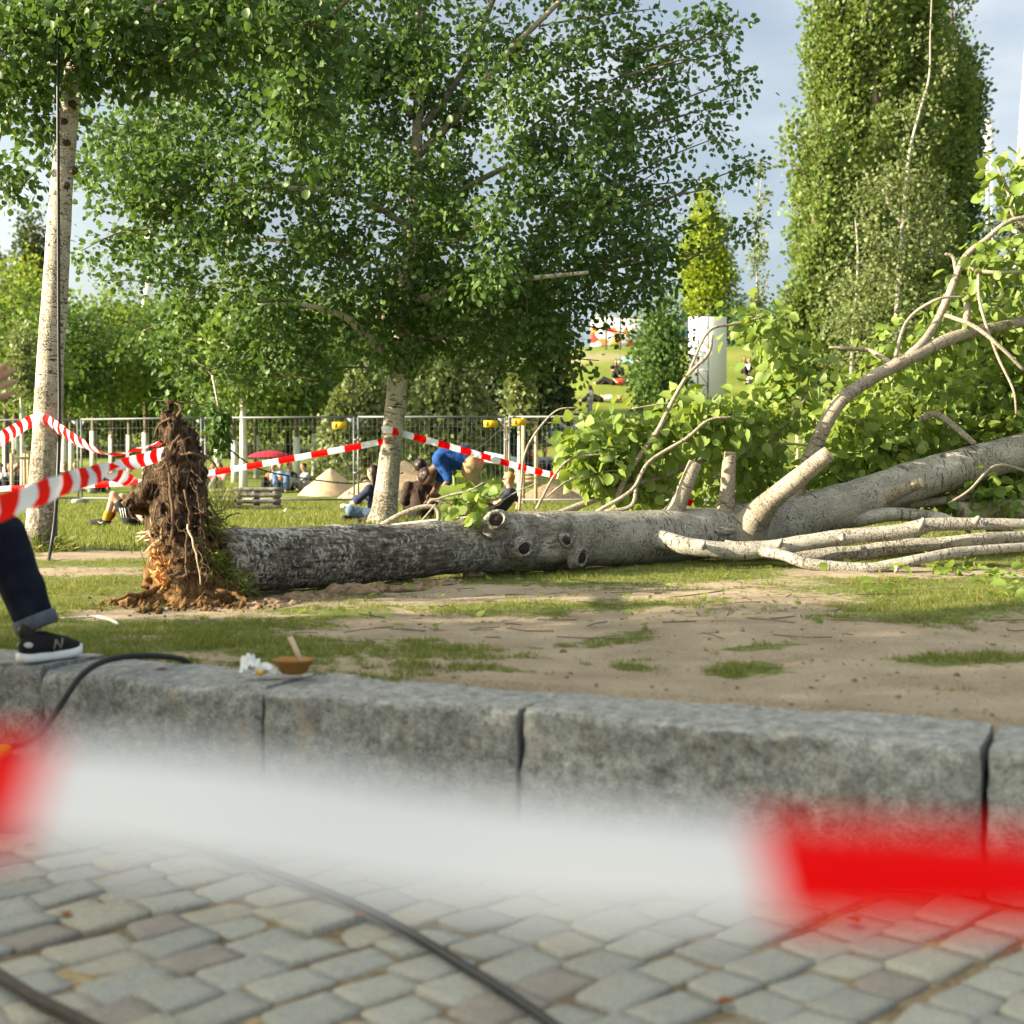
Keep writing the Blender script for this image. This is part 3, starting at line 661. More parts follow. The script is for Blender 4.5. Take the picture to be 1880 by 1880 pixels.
limb([(1450, 930, 12.8, 18), (1462, 900, 12.75, 15), (1475, 868, 12.7, 14), (1495, 825, 12.7, 14), (1512, 785, 12.7, 13.5), (1545, 735, 12.7, 13), (1600, 695, 12.8, 12.5), (1680, 652, 12.9, 12), (1760, 616, 13.1, 11), (1850, 597, 13.3, 10), (1930, 578, 13.6, 10), (2030, 560, 13.8, 7), (2140, 520, 14, 4.5), (2240, 470, 14.2, 2)])
limb([(1655, 664, 12.87, 8), (1695, 628, 12.95, 7.5), (1720, 590, 13.2, 7.5), (1745, 535, 13.2, 7), (1756, 505, 13.2, 6.5), (1775, 468, 13.2, 6), (1810, 440, 13.2, 5), (1850, 408, 13.2, 4.5), (1900, 395, 13.2, 4)])
limb([(1772, 614, 13.12, 7), (1776, 560, 13.3, 6.5), (1774, 530, 13.5, 6), (1757, 500, 13.4, 4.5), (1750, 472, 13.4, 3.5), (1735, 466, 13.4, 2.5)])
limb([(1775, 548, 13.5, 4), (1808, 540, 13.5, 3.5), (1830, 500, 13.5, 3), (1850, 470, 13.5, 2)])
limb([(1690, 650, 12.92, 4), (1720, 640, 13.2, 3), (1745, 600, 13.2, 2.5)])
limb([(1640, 670, 12.85, 5), (1600, 645, 13.1, 4.5), (1560, 640, 13.1, 3.5), (1522, 638, 13.1, 2)])
limb([(1762, 486, 13.2, 3.5), (1800, 498, 13.1, 3.5), (1850, 500, 13, 3), (1900, 498, 13, 2.5)])
limb([(1735, 578, 13.1, 4), (1790, 600, 12.9, 4), (1840, 640, 12.8, 3.5), (1880, 680, 12.8, 3)])
limb([(1796, 498, 13.1, 3), (1800, 560, 13, 2.8), (1830, 650, 12.9, 2.6), (1860, 715, 12.8, 2.2), (1866, 760, 12.8, 1.8)])
limb([(1640, 672, 12.85, 3.5), (1665, 590, 13.1, 3), (1720, 550, 13.0, 2.6), (1770, 545, 13, 2)])
# trunk-hugging lower branches that lie in front
limb([(1165, 980, 12.05, 20), (1198, 988, 11.85, 21), (1228, 994, 11.66, 18), (1260, 1003, 11.55, 17), (1300, 1008, 11.5, 17), (1350, 1012, 11.5, 17), (1420, 1006, 11.5, 16), (1480, 996, 11.5, 15), (1550, 986, 11.5, 15), (1640, 978, 11.5, 14.5), (1690, 968, 11.5, 15), (1715, 963, 11.5, 12.5), (1800, 962, 11.5, 11.5), (1890, 962, 11.5, 10.5), (2000, 958, 11.6, 9), (2200, 950, 11.8, 6), (2380, 930, 12, 2.5)], 'bark_fallen', 16, 8, lump=.13)
limb([(1330, 1006, 11.85, 15), (1420, 1016, 11.75, 15), (1520, 1018, 11.7, 14.5), (1590, 1014, 11.7, 14), (1640, 1004, 11.7, 14), (1720, 998, 11.7, 12.5), (1800, 990, 11.7, 12), (1890, 985, 11.8, 11), (2000, 980, 11.9, 9), (2180, 975, 12.1, 6), (2330, 950, 12.3, 2.5)], 'bark_fallen', 14, 8, lump=.13)
limb([(1290, 1005, 12.0, 9), (1345, 1010, 11.75, 9), (1400, 1013, 11.45, 10), (1440, 1020, 11.3, 10), (1480, 1034, 11.2, 10.5), (1540, 1042, 11.15, 11), (1600, 1043, 11.1, 10.5), (1650, 1035, 11.1, 11.5), (1690, 1026, 11.1, 10), (1760, 1014, 11.2, 9.5), (1850, 1006, 11.3, 8.5), (1990, 1000, 11.5, 7), (2150, 998, 11.6, 4.5), (2280, 985, 11.7, 2)], 'bark_fallen', 14, 8, lump=.13)
for x_, y_, d_, dx_, dy_ in ((1688, 968, 11.42, 8, -16), (1430, 1000, 11.42, 5, -9), (1585, 1010, 11.6, 6, 8), (1648, 1036, 11.02, -3, 14), (1790, 958, 11.42, 7, -9), (1545, 984, 11.42, 2, 8), (1290, 1004, 11.42, 3, -8)): limb([(x_, y_, d_, 8), (x_ + dx_ * .6, y_ + dy_ * .6, d_ - .03, 5), (x_ + dx_, y_ + dy_, d_ - .05, 3.5)], 'bark_fallen', 8, 3, use=False, name='twig_stub')
limb([(1500, 950, 12.9, 22), (1570, 952, 12.9, 17), (1640, 944, 12.9, 13), (1720, 949, 12.8, 10), (1760, 962, 12.7, 9)], 'bark_fallen')
limb([(1560, 945, 13.2, 12), (1640, 930, 13.3, 9), (1760, 915, 13.4, 8), (1830, 900, 13.5, 7)], 'bark_limb')
limb([(1760, 945, 13.3, 19), (1840, 935, 13.4, 19), (1900, 938, 13.5, 18), (1990, 940, 13.6, 15), (2180, 930, 13.9, 10), (2350, 900, 14.2, 4)], 'bark_limb')
# thinner branches behind the trunk
limb([(1128, 925, 12.3, 6.5), (1150, 872, 12.3, 5.5), (1180, 830, 12.3, 5), (1208, 790, 12.3, 4.6), (1234, 738, 12.4, 4), (1262, 690, 12.4, 3.5), (1300, 650, 12.4, 3.2), (1308, 615, 12.4, 2.5)])
limb([(1262, 690, 12.4, 2.6), (1300, 610, 12.5, 2.5), (1350, 595, 12.6, 2.3), (1420, 578, 12.7, 1.8)])
limb([(1095, 940, 11.9, 4), (1160, 900, 11.95, 3.6), (1192, 848, 12, 3.4), (1260, 805, 12, 3.2), (1300, 772, 12, 2.8), (1345, 765, 12, 2)])
limb([(1110, 940, 12, 4), (1160, 928, 12, 4), (1170, 880, 12.05, 3), (1190, 850, 12.1, 2.5)])
limb([(1020, 946, 12.3, 7), (1070, 926, 12.4, 6.5), (1160, 890, 12.5, 6), (1230, 870, 12.6, 5.5), (1280, 850, 12.7, 5), (1310, 835, 12.8, 4)])
limb([(953, 938, 12.0, 2.8), (958, 880, 12, 2.6), (962, 840, 12, 2.3), (980, 800, 12, 2), (1020, 755, 12, 1.7), (1060, 748, 12, 1.2)])
limb([(985, 935, 12.1, 2.8), (1000, 905, 12.1, 2.6), (1020, 870, 12.1, 2.3), (1050, 842, 12.1, 2), (1110, 835, 12.1, 1.6), (1140, 850, 12.1, 1.2)])
limb([(1000, 915, 12.1, 1.8), (1040, 885, 12.1, 1.8), (1090, 868, 12.2, 1.5), (1150, 862, 12.2, 1.2)])
limb([(1140, 865, 12.3, 2.5), (1200, 815, 12.4, 2.2), (1250, 745, 12.4, 2), (1230, 740, 12.4, 1.5), (1160, 750, 12.4, 1.2)])
limb([(1370, 850, 12.9, 3.5), (1390, 825, 13, 3), (1440, 815, 13, 2.5), (1500, 820, 13, 2)])
limb([(1395, 830, 13, 3), (1450, 770, 13, 2.6), (1500, 700, 13, 2.2), (1530, 650, 13, 1.8)], use=True)
limb([(1690, 770, 13.6, 7), (1720, 760, 13.5, 6), (1760, 790, 13.4, 6), (1790, 815, 13.3, 5)])
limb([(1900, 870, 13, 3), (1830, 855, 12.8, 3), (1780, 900, 12.6, 2.5), (1740, 925, 12.6, 2)])
limb([(1830, 300, 13.3, 2.5), (1850, 350, 13.3, 2.8), (1862, 400, 13.3, 3), (1895, 420, 13.3, 3)])
# by the hollow of the trunk
limb([(700, 965, 10.9, 5.5), (735, 945, 10.9, 5), (770, 932, 10.9, 4.8), (795, 930, 10.9, 4.5), (805, 940, 10.9, 4.3), (804, 965, 10.9, 4)], use=False)
limb([(715, 968, 11.2, 5), (780, 960, 11.2, 5.5), (880, 952, 11.3, 6), (960, 945, 11.4, 6)], 'bark_pale', use=False)
limb([(785, 925, 10.9, 3), (800, 918, 10.9, 3.4), (850, 938, 10.9, 3), (885, 950, 10.9, 2.5)], use=False)
limb([(800, 918, 10.9, 2.6), (830, 908, 10.9, 2), (862, 900, 10.85, 1.6), (890, 885, 10.85, 1.2)])
limb([(775, 955, 10.8, 1.6), (788, 940, 10.8, 1.5), (800, 925, 10.8, 1.3)], use=False)
limb([(860, 950, 10.9, 1.8), (905, 930, 11, 1.6), (945, 905, 11, 1.3), (990, 885, 11, 1)], use=False)
# knots and old cuts on the bark
def knot(px, py, d, rpx, depth=1.0, dx=0., dz=0.):
    c = P(px, py, d); r = rpx * d / F; ax = unit(np.array([dx, -1., dz])); th = np.linspace(0, 1, 7)
    prof = [(1.7, -.95), (1.28, -.1), (1.08, .30 * depth), (.95, .36 * depth), (.82, .25 * depth), (.7, .0)]
    pts = [c + ax * r * h for _, h in prof]; o = MB(); p, t, U, Wv = frames([c - ax, c + ax]); V = []
    n = 18; a = np.arange(n) / n * 6.283
    for s, h in prof: V.append(c + ax * r * h + r * s * (np.cos(a)[:, None] * U[0] + np.sin(a)[:, None] * Wv[0]) * (1 + .12 * np.sin(a * 2 + px)[:, None]))
    i = np.arange(len(prof) - 1)[:, None] * n; j = np.arange(n)[None]; k = (j + 1) % n
    V = np.vstack(V); o.add(V, np.stack([i + j, i + k, i + n + k, i + n + j], -1).reshape(-1, 4), V * 1.0, np.full(len(V), .55))
    kn = o.build('knot', 'bark_fallen', fallen)
    MB().tube([c + ax * r * .02, c + ax * r * .2], [r * .72, r * .66], 14).build('hollow', plain('rotten_core', (.035, .026, .019), .95, .5, 40, .6), kn, False)
knot(911, 955, 10.72, 17, 1, .1, .5); knot(962, 1007, 10.86, 14.5, 1, .5, 0); knot(1040, 993, 11.08, 10, .8, .1, .1); knot(1067, 1024, 11.15, 14, .9, .9, -.2)
for q_ in [[('e', P(905, 975, 10.95), (.17, .12, .13)), ('e', P(985, 962, 11.3), (.30, .14, .10)), ('e', P(1000, 1008, 11.2), (.26, .14, .13)), ('e', P(940, 990, 11.1), (.2, .12, .14))], [('e', P(1290, 975, 12.15), (.3, .12, .06))]]:
    blob('bark_swelling', q_, .018, 'bark_fallen', fallen, .1, (.014, 14))
# root plate: earth and roots standing on edge at the left end
def RP(px, py, d=8.9): return P(px, py, d)
pr = [('c', RP(318, 762), RP(322, 800), .05, .075), ('c', RP(322, 800), RP(325, 865), .08, .13), ('c', RP(325, 860), RP(332, 960), .14, .165), ('c', RP(300, 885), RP(266, 914), .12, .10),
      ('c', RP(335, 960), RP(336, 1040), .165, .18), ('c', RP(330, 1040), RP(335, 1105, 8.75), .19, .22), ('c', RP(335, 1090, 8.7), RP(425, 1095, 8.9), .14, .10), ('c', RP(320, 1100, 8.6), RP(228, 1108, 8.5), .09, .03),
      ('c', RP(268, 905, 9), RP(254, 924, 9), .08, .05), ('c', RP(350, 930, 8.9), RP(385, 1060, 9.0), .09, .17), ('e', RP(360, 1040, 9.1), (.20, .4, .30)), ('e', RP(325, 960, 9.3), (.15, .5, .40)), ('e', RP(330, 870, 9.3), (.12, .42, .30)),
      ('c', RP(330, 1108, 8.45), RP(400, 1112, 8.5), .06, .05), ('c', RP(255, 905, 8.9), RP(300, 850, 8.9), .035, .06)]
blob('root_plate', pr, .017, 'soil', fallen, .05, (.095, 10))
rr_ = np.random.default_rng(11)
def root(rows, mat='roots', w=7):
    p, r = pxpath(rows, 6); p = p + np.cumsum(rr_.normal(0, .005, p.shape), 0); MB().tube(p, r * .62, w, True, .35, None, 14).build('root', mat, fallen)
root([(330, 800, 8.7, 4), (312, 830, 8.65, 4), (316, 870, 8.6, 5), (320, 930, 8.6, 5), (318, 990, 8.6, 4)]); root([(330, 835, 8.6, 4), (350, 835, 8.6, 3.5), (380, 850, 8.65, 3), (392, 870, 8.7, 2)])
root([(300, 835, 8.7, 5), (275, 850, 8.7, 4), (262, 880, 8.7, 3.5), (258, 900, 8.7, 2)]); root([(285, 860, 8.65, 3), (300, 862, 8.6, 3), (312, 845, 8.6, 2)])
root([(240, 880, 8.8, 1.6), (275, 882, 8.7, 2), (305, 874, 8.65, 2)]); root([(285, 925, 8.6, 2.2), (280, 950, 8.55, 2), (276, 975, 8.5, 1.2)]); root([(345, 960, 8.55, 2.5), (352, 1010, 8.5, 2.2), (358, 1070, 8.5, 1.6)], 'splinter')
root([(340, 900, 8.62, 3), (347, 960, 8.6, 3), (338, 1020, 8.6, 2.5), (342, 1080, 8.6, 2)]); root([(360, 890, 8.7, 3), (366, 950, 8.7, 2.5), (378, 1010, 8.7, 2), (383, 1050, 8.7, 1.5)])
root([(312, 770, 8.8, 4), (300, 790, 8.8, 3), (296, 815, 8.8, 2)]); root([(326, 765, 8.8, 5), (330, 748, 8.8, 3.5), (322, 738, 8.8, 2)]); root([(318, 790, 8.8, 4), (305, 765, 8.8, 2.5), (303, 752, 8.8, 1.5)])
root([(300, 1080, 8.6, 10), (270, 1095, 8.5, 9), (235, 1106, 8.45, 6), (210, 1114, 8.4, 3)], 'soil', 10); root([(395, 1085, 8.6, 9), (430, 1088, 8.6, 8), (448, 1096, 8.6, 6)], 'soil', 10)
root([(378, 905, 8.9, 3), (392, 940, 8.9, 2.5), (398, 965, 8.9, 1.5)]); root([(260, 960, 8.7, 3), (240, 955, 8.7, 2), (236, 935, 8.7, 1.2)])
for k in range(85):
    x = rr_.uniform(262, 380); y = rr_.uniform(800, 1060); d = 8.62 + .1 * rr_.random(); s = rr_.choice([-1, 1])
    x = min(max(x, 335 - 75 + (abs(y - 930) * .25)), 335 + 45)
    root([(x, y, d, 1.6), (x + s * rr_.uniform(4, 16), y + rr_.uniform(2, 22), d - .05, 1.3), (x + s * rr_.uniform(0, 26), y + rr_.uniform(15, 55), d - .03, .7)], 'roots', 5)
def splinters(pts, mat, n, L_, w):
    o = MB()
    for k in range(n):
        q = pts[rr_.integers(len(pts))]; c = P(q[0] + rr_.normal(0, 7), q[1] + rr_.normal(0, 9), q[2]); v = unit(np.array([rr_.normal(-.6, .4), rr_.normal(-.3, .3), rr_.normal(.3, .7)])) * rr_.uniform(.5, 1.2) * L_
        o.tube([c, c + v * .5, c + v], [w, w * .8, w * .1], 5)
    o.build('broken_wood', mat, fallen, False)
splinters([(285, 990, 8.75), (288, 1000, 8.75), (281, 978, 8.75)], 'splinter', 12, .12, .009); splinters([(290, 1016, 8.7), (294, 1022, 8.7)], 'rotwood', 26, .06, .011)
splinters([(300, 1040, 8.6), (296, 1058, 8.55), (304, 1068, 8.55)], 'rotwood', 50, .06, .009)
def tuft(parent, name, pts, n, L_, w, spread, mat='grass', up=.6):
    c = np.array(pts)[rng.integers(len(pts), size=n)] + rng.normal(0, spread, (n, 3)); v = rng.normal(0, .6, (n, 3)) + [0, 0, up]; v = unit(v) * (L_ * rng.uniform(.5, 1.2, n))[:, None]
    s = unit(np.cross(v, rng.normal(0, 1, (n, 3)))) * w; V = np.stack([c - s, c + s, c + v * .6 + s * .6, c + v + [0, 0, -.02]], 1).reshape(-1, 3)
    i = np.arange(n)[:, None] * 4; o = link(name, mesh_np(name, V, [(i + [0, 1, 2]), (i + [0, 2, 3])], mat, False), parent); return tag(o, kind='stuff')
tuft(fallen, 'turf', [RP(385, 985, 9.0), RP(400, 1010, 8.95), RP(410, 1040, 8.9), RP(425, 1065, 8.85), RP(395, 960, 9.1), RP(440, 1085, 8.8), RP(392, 1030, 8.8), RP(378, 960, 8.9)], 900, .10, .003, .05, up=-.1)
# torn crumbs round the foot
cr_ = MB(); ti = np.array([(1, 0, 0), (-1, 0, 0), (0, 1, 0), (0, -1, 0), (0, 0, 1), (0, 0, -1.)]); tf = np.array([(0, 2, 4), (2, 1, 4), (1, 3, 4), (3, 0, 4), (2, 0, 5), (1, 2, 5), (3, 1, 5), (0, 3, 5)])
for k in range(620):
    g_ = G(rr_.normal(330, 75), 1108 + abs(rr_.normal(0, 7)), 0.) + [0, rr_.uniform(-.1, .5), 0]; s_ = rr_.gamma(2, .006); cr_.add(ti * s_ * rr_.uniform(.6, 1.3, (6, 1)) + g_ + [0, 0, s_ * .4 + float(lawn_z(g_[None])[0])], tf)
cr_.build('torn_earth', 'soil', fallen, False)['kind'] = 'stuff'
# leaves
def px_centres(n, ells):
    w = np.array([e[5] for e in ells], float); pk = rng.choice(len(ells), n, p=w / w.sum()); out = []
    for k in pk:
        cx, cy, rx, ry, (d0, d1), _ = ells[k]; a = rng.random() * 6.283; r = math.sqrt(rng.random()); out.append(P(cx + rx * r * math.cos(a), cy + ry * r * math.sin(a), rng.uniform(d0, d1)))
    return np.array(out)
fc = px_centres(395, [(2080, 740, 200, 170, (13.3, 16), 5.5), (2330, 760, 170, 150, (13.6, 16), 3.2), (2200, 900, 160, 50, (12, 14), 1.6), (2120, 520, 120, 70, (13.5, 14.5), 1.4), (1700, 780, 200, 110, (13.8, 15.5), 8), (1850, 780, 120, 140, (13.9, 15.5), 6), (1580, 790, 110, 80, (13.3, 15), 4), (1560, 870, 160, 50, (13.3, 15), 3.4), (1800, 900, 110, 40, (13.2, 14.5), 2.4),
    (1780, 570, 110, 95, (13.2, 14.5), 3.0), (1860, 480, 60, 70, (13, 14), 1.6), (1852, 350, 28, 60, (13.1, 13.6), .9), (1405, 690, 62, 95, (12.5, 13.3), 1.5), (1290, 765, 70, 30, (12.3, 13), 1.2), (1180, 790, 50, 22, (12.2, 12.8), .6), (1390, 610, 70, 25, (12.5, 13.2), .9),
    (1100, 825, 60, 45, (12.0, 12.8), 1.3), (1120, 880, 45, 40, (12.0, 12.8), .9), (1330, 850, 130, 70, (12.7, 14), 2.2), (1220, 905, 60, 30, (12.5, 13.5), .9), (1450, 830, 60, 70, (13.1, 14), 1.0), (1340, 790, 70, 40, (12.6, 13.3), .7), (1640, 650, 70, 45, (13.3, 14), 1)])
tw = grow_twigs(FL, fc, .0, .0035, .25, .4)
o = MB()
for p, r in tw: o.tube(p, r, 5, False)
o.build('twigs', 'bark_brown', fallen)['kind'] = 'stuff'
a = twig_leaves(tw, 30, .10, .104, .75, .85, .3)
fc2 = px_centres(15, [(862, 922, 36, 22, (10.7, 11), 1)]); b = foliage(fc2, 5, .055, .10, droop=.3)
keep = np.concatenate([a[0], b[0]])[:, 2] > .05
leaves(fallen, *[np.concatenate([u_, v_])[keep] for u_, v_ in zip(a, b)], 'leaf_fallen', LEAF_BIG, 300)
fc3 = np.array([T(x + rng.normal(0, 16), y + rng.normal(0, 4)) + [0, 0, .03] for x, y in [(1600, 1082)] * 5 + [(1720, 1046)] * 14 + [(1825, 1066)] * 14 + [(1790, 1046)] * 8 + [(1850, 1105)] * 5 + [(1560, 1052)] * 3 + [(1745, 1055)] * 8 + [(1650, 1058)] * 5])
gl = foliage(fc3, 2, .03, .085, droop=.0, up=2.); gl = (gl[0], gl[1] * [1, 1, .3], gl[2], gl[3])
fc4 = np.array([T(rng.uniform(560, 1880), rng.uniform(1045, 1160)) for k in range(120)]); gl4 = (fc4 + [0, 0, .02], np.stack([rng.normal(0, 1, 120), rng.normal(0, 1, 120), rng.normal(0, .15, 120)], -1), rng.normal(0, .25, (120, 3)) + [0, 0, 1], rng.uniform(.03, .075, 120)); gl = tuple(np.concatenate([u_, v_]) for u_, v_ in zip(gl, gl4))
o = link('fallen_leaves', leaves_mesh('fallen_leaves', *gl, 'leaf_fallen', LEAF_BIG)); tag(o, kind='stuff')
tl = MB()
for k in range(130):
    c_ = T(rng.uniform(450, 1880), rng.uniform(1040, 1180)) + [0, 0, .012]; v_ = np.array([rng.normal(0, 1), rng.normal(0, .8), rng.normal(0, .06)]) * rng.uniform(.03, .11); tl.tube([c_ - v_, c_ + rng.normal(0, .012, 3) * [1, 1, .3], c_ + v_], rng.uniform(.0018, .0045), 4, False)
tag(tl.build('twig_litter', 'bark_brown'), kind='stuff')
# earth heaved up along the trunk
hp = thing('earth_clods', 'heap of loose earth with dry grass pushed up under the fallen trunk', 'earth', G(900, 1050))
blob('clod', [('e', G(905, 1052) + [0, .12, 0], (.15, .1, .07)), ('e', G(870, 1056) + [0, .1, 0], (.1, .1, .03))], .012, 'dirtpile', hp, .03, (.045, 20))
blob('clod', [('e', G(640, 1086) + [0, .08, -.02], (.22, .14, .06)), ('e', G(720, 1080) + [0, .1, -.02], (.26, .12, .04)), ('e', G(800, 1070) + [0, .1, -.02], (.2, .12, .03))], .012, 'dirtpile', hp, .03, (.045, 18))
blob('clod', [('e', G(560, 1098) + [0, .08, -.03], (.25, .14, .06)), ('e', G(480, 1108) + [0, .08, -.03], (.25, .14, .04))], .012, 'dirtpile', hp, .03, (.045, 18))
tuft(hp, 'dry_grass', [G(920, 1050) + [0, .1, .08], G(905, 1050) + [0, .1, .1], G(950, 1052) + [0, 0, .02]], 170, .12, .003, .04)

# ------------------------------------------------------------------ standing trees in front
def tree_mesh(root_, limbs, cents, mat_bark, mat_leaf, per, spread, lsize, tpl, singles=0, droop=.6, trunk_n=20, up=.25, mains=1, twigmat='bark_brown', frac=.6, leafup=.35, extra=None, more=()):
    for k, (p, r) in enumerate(limbs):
        z = p[:, 2] - p[0][2]; ag = np.clip(1 - z / 1.9, 0, 1) if k == 0 else np.zeros(len(p))
        MB().tube(p, r, trunk_n if k == 0 else 10, True, .08, ag).build('trunk' if k == 0 else 'branch', mat_bark if k == 0 or z.max() < 1 else 'bark_limb', root_)
    tw = grow_twigs(limbs, cents, up)
    o = MB()
    for p, r in tw + list(more): o.tube(p, r, 5, False)
    o.build('twigs', twigmat, root_)['kind'] = 'stuff'
    a = twig_leaves(tw, per, spread, lsize, droop, frac, leafup)
    if extra: a = [np.concatenate([u_, v_]) for u_, v_ in zip(a, extra)]
    leaves(root_, *a, mat_leaf, tpl, singles); return tw
D1 = 20.7
mid = thing('poplar_tree', 'leafy poplar with slender pale trunk standing behind the fallen trunk', 'tree', G(703, 964))
L1 = []
def ml(rows, k=5): L1.append(pxpath(rows, k))
ml([(698, 968, D1, 33), (705, 945, D1, 26), (710, 900, D1, 22), (718, 820, D1, 20), (726, 740, D1, 19), (733, 660, D1, 18), (737, 600, D1, 17), (748, 500, D1, 14), (760, 400, D1, 13), (764, 300, D1, 11), (768, 180, D1, 9), (768, 60, D1, 7), (770, -60, D1, 5), (775, -200, D1, 3)])
ml([(732, 668, D1, 12), (700, 640, D1 - .3, 10), (660, 605, D1 - .7, 8.5), (630, 580, D1 - 1, 6.5), (560, 560, D1 - 1.3, 4.5), (470, 560, D1 - 1.6, 3)])
ml([(734, 600, D1, 10), (700, 580, D1 + .3, 9), (675, 545, D1 + .4, 7), (655, 500, D1 + .4, 5), (600, 440, D1 + .5, 4)])
ml([(742, 560, D1, 8), (800, 540, D1 - .6, 7), (880, 520, D1 - 1, 5.5), (980, 510, D1 - 1.2, 4.5), (1080, 500, D1 - 1.4, 3)])
ml([(755, 430, D1, 7), (850, 350, D1 + .5, 6), (950, 300, D1 + .8, 5), (1100, 260, D1 + .8, 4), (1230, 200, D1 + .8, 3)])
ml([(764, 290, D1, 8), (850, 200, D1 - .3, 7), (930, 100, D1 - .5, 6), (1000, 30, D1 - .5, 5), (1090, -60, D1 - .5, 3)])
ml([(765, 250, D1, 7), (850, 130, D1 + .2, 6), (905, 0, D1 + .2, 5), (950, -120, D1, 3)])
ml([(766, 220, D1, 6), (690, 150, D1 - .4, 5), (620, 60, D1 - .4, 4), (540, -60, D1 - .4, 3)])
ml([(756, 420, D1, 6), (650, 360, D1 - .8, 5), (520, 345, D1 - 1.2, 4.5), (380, 345, D1 - 1.4, 3.5), (260, 350, D1 - 1.4, 2.2)])
ml([(752, 470, D1, 5), (840, 440, D1 - 1.5, 4), (900, 400, D1 - 2.2, 3)])
ml([(748, 500, D1, 6), (620, 460, D1 + 1, 5), (480, 440, D1 + 1.6, 4), (330, 460, D1 + 1.8, 3)])
ml([(735, 640, D1, 7), (840, 610, D1 + .7, 6), (950, 600, D1 + 1.2, 4)])
def pe(cx, cy, rx, ry, d, rd, w=1): return (P(cx, cy, d), np.array([rx * d / F, rd, ry * d / F]), w)
e1 = [pe(560, 330, 330, 290, D1 - .2, 2.2, 1.0), pe(860, 330, 330, 290, D1, 2.4, 1.0), pe(320, 400, 150, 115, D1 - 1, 1.5, .8), pe(260, 260, 120, 130, D1 - .6, 1.4, .8), pe(430, 600, 150, 85, D1 - 1, 1.3, .9), pe(390, 660, 110, 45, D1 - 1, 1, .5),
      pe(900, 590, 190, 85, D1 + .4, 1.6, 1.1), pe(1090, 470, 140, 110, D1, 1.4, .8), pe(1110, 300, 130, 110, D1 + .4, 1.4, .6), pe(1140, 180, 110, 70, D1 + .5, 1, .4), pe(1090, 60, 130, 90, D1, 1.2, .4), pe(800, 40, 330, 130, D1, 1.8, .55), pe(560, 80, 280, 160, D1 - .3, 1.8, .85), pe(800, -120, 400, 120, D1, 2, .35), pe(1030, 620, 45, 60, D1, .6, .35), pe(600, 640, 180, 45, D1 - .3, 1, .55), pe(400, 60, 200, 160, D1, 1.5, .8), pe(860, 420, 110, 110, D1 - 2.3, .6, .5)]
c1 = in_ellipsoids(1180, e1, .3)
# fringe twigs that stick out against the sky
fr = np.array([P(x, y, D1 + .4) for x, y in [(1372, 138), (1350, 175), (1330, 60), (1345, 45), (1385, 300), (1360, 318), (1390, 415), (1350, 420), (1290, 20), (1270, 60), (1240, 520), (1180, 545), (1150, 20), (1060, 680), (1045, 640), (165, 500), (150, 460), (410, 700), (335, 690), (1300, 210), (1325, 250), (1260, 240), (1330, 100), (1310, 20)]])
shoots = []
for tx, ty in [(1347, 32), (1372, 140), (1335, 62), (1386, 300), (1392, 415), (1352, 338), (1292, 18), (1335, 192), (1322, 250), (1305, 462), (1242, 522), (1202, 562), (1212, 15), (1262, 128), (1182, 85), (1150, 612), (1100, 662), (1282, 330), (1240, 60), (1300, 100), (1265, 210), (1230, 300), (1250, 390), (1215, 450), (1160, 130), (1310, 400), (1345, 95), (1120, 20), (1060, 690)]:
    sx, sy = tx - rng.uniform(130, 230), ty + rng.uniform(30, 130) * (1 if ty < 480 else -.3); dd = D1 + rng.uniform(-.6, 1.0); shoots.append(pxpath([(sx, sy, dd, 2.4), (sx * .5 + tx * .5, sy * .42 + ty * .58, dd, 1.8), (tx, ty, dd, .8)], 6))
for tx, ty in [(150, 460), (166, 232), (158, 300), (190, 515), (215, 650), (330, 700), (285, 735), (430, 705), (165, 390), (210, 180), (480, 700), (560, 690), (265, 640)]:
    sx, sy = tx + rng.uniform(90, 170), ty - rng.uniform(-20, 70); dd = D1 + rng.uniform(-1.6, -.2); shoots.append(pxpath([(sx, sy, dd, 2), (sx * .5 + tx * .5, sy * .6 + ty * .4 - 6, dd, 1.6), (tx, ty, dd, .8)], 6))
hang = foliage(np.array([P(x, y, D1 - 1.6) for x, y in [(398, 750), (405, 770), (402, 790), (398, 805), (408, 815), (400, 760), (404, 780)]]), 34, .06, .09, droop=1)
sl = twig_leaves(shoots, 62, .085, .089, .35, .92, .3); hang = [np.concatenate([u_, v_]) for u_, v_ in zip(hang, sl)]
L1.append(pxpath([(390, 690, D1 - 1.5, 2.5), (397, 725, D1 - 1.6, 2), (402, 760, D1 - 1.6, 1.6), (402, 800, D1 - 1.6, 1)]))
tree_mesh(mid, L1, np.vstack([c1, fr]), 'bark_aspen_old', 'leaf_mid', 48, .135, .089, LEAF_SMALL, 300, .55, extra=hang, more=shoots)
D2 = 14.0
lt = thing('poplar_tree', 'tall poplar at the left edge with barrier tape round its speckled trunk', 'tree', P(72, 1012, D2))
L2 = []
def m2(rows, k=5): L2.append(pxpath(rows, k))
m2([(70, 1020, D2, 38), (74, 990, D2, 31), (78, 940, D2, 28), (83, 860, D2, 27), (88, 760, D2, 25.5), (93, 660, D2, 24.5), (101, 540, D2, 23), (107, 440, D2, 22), (113, 340, D2, 20), (126, 220, D2, 17.5), (133, 140, D2, 16), (140, 40, D2, 13), (146, -80, D2, 11), (150, -220, D2, 8), (152, -400, D2, 4)])
m2([(133, 130, D2, 8), (190, 60, D2 - .4, 7), (270, 20, D2 - .8, 5.5), (340, -30, D2 - 1, 4)]); m2([(138, 60, D2, 7), (80, 40, D2 - .3, 6), (20, 90, D2 - .5, 4), (-50, 150, D2 - .5, 3)])
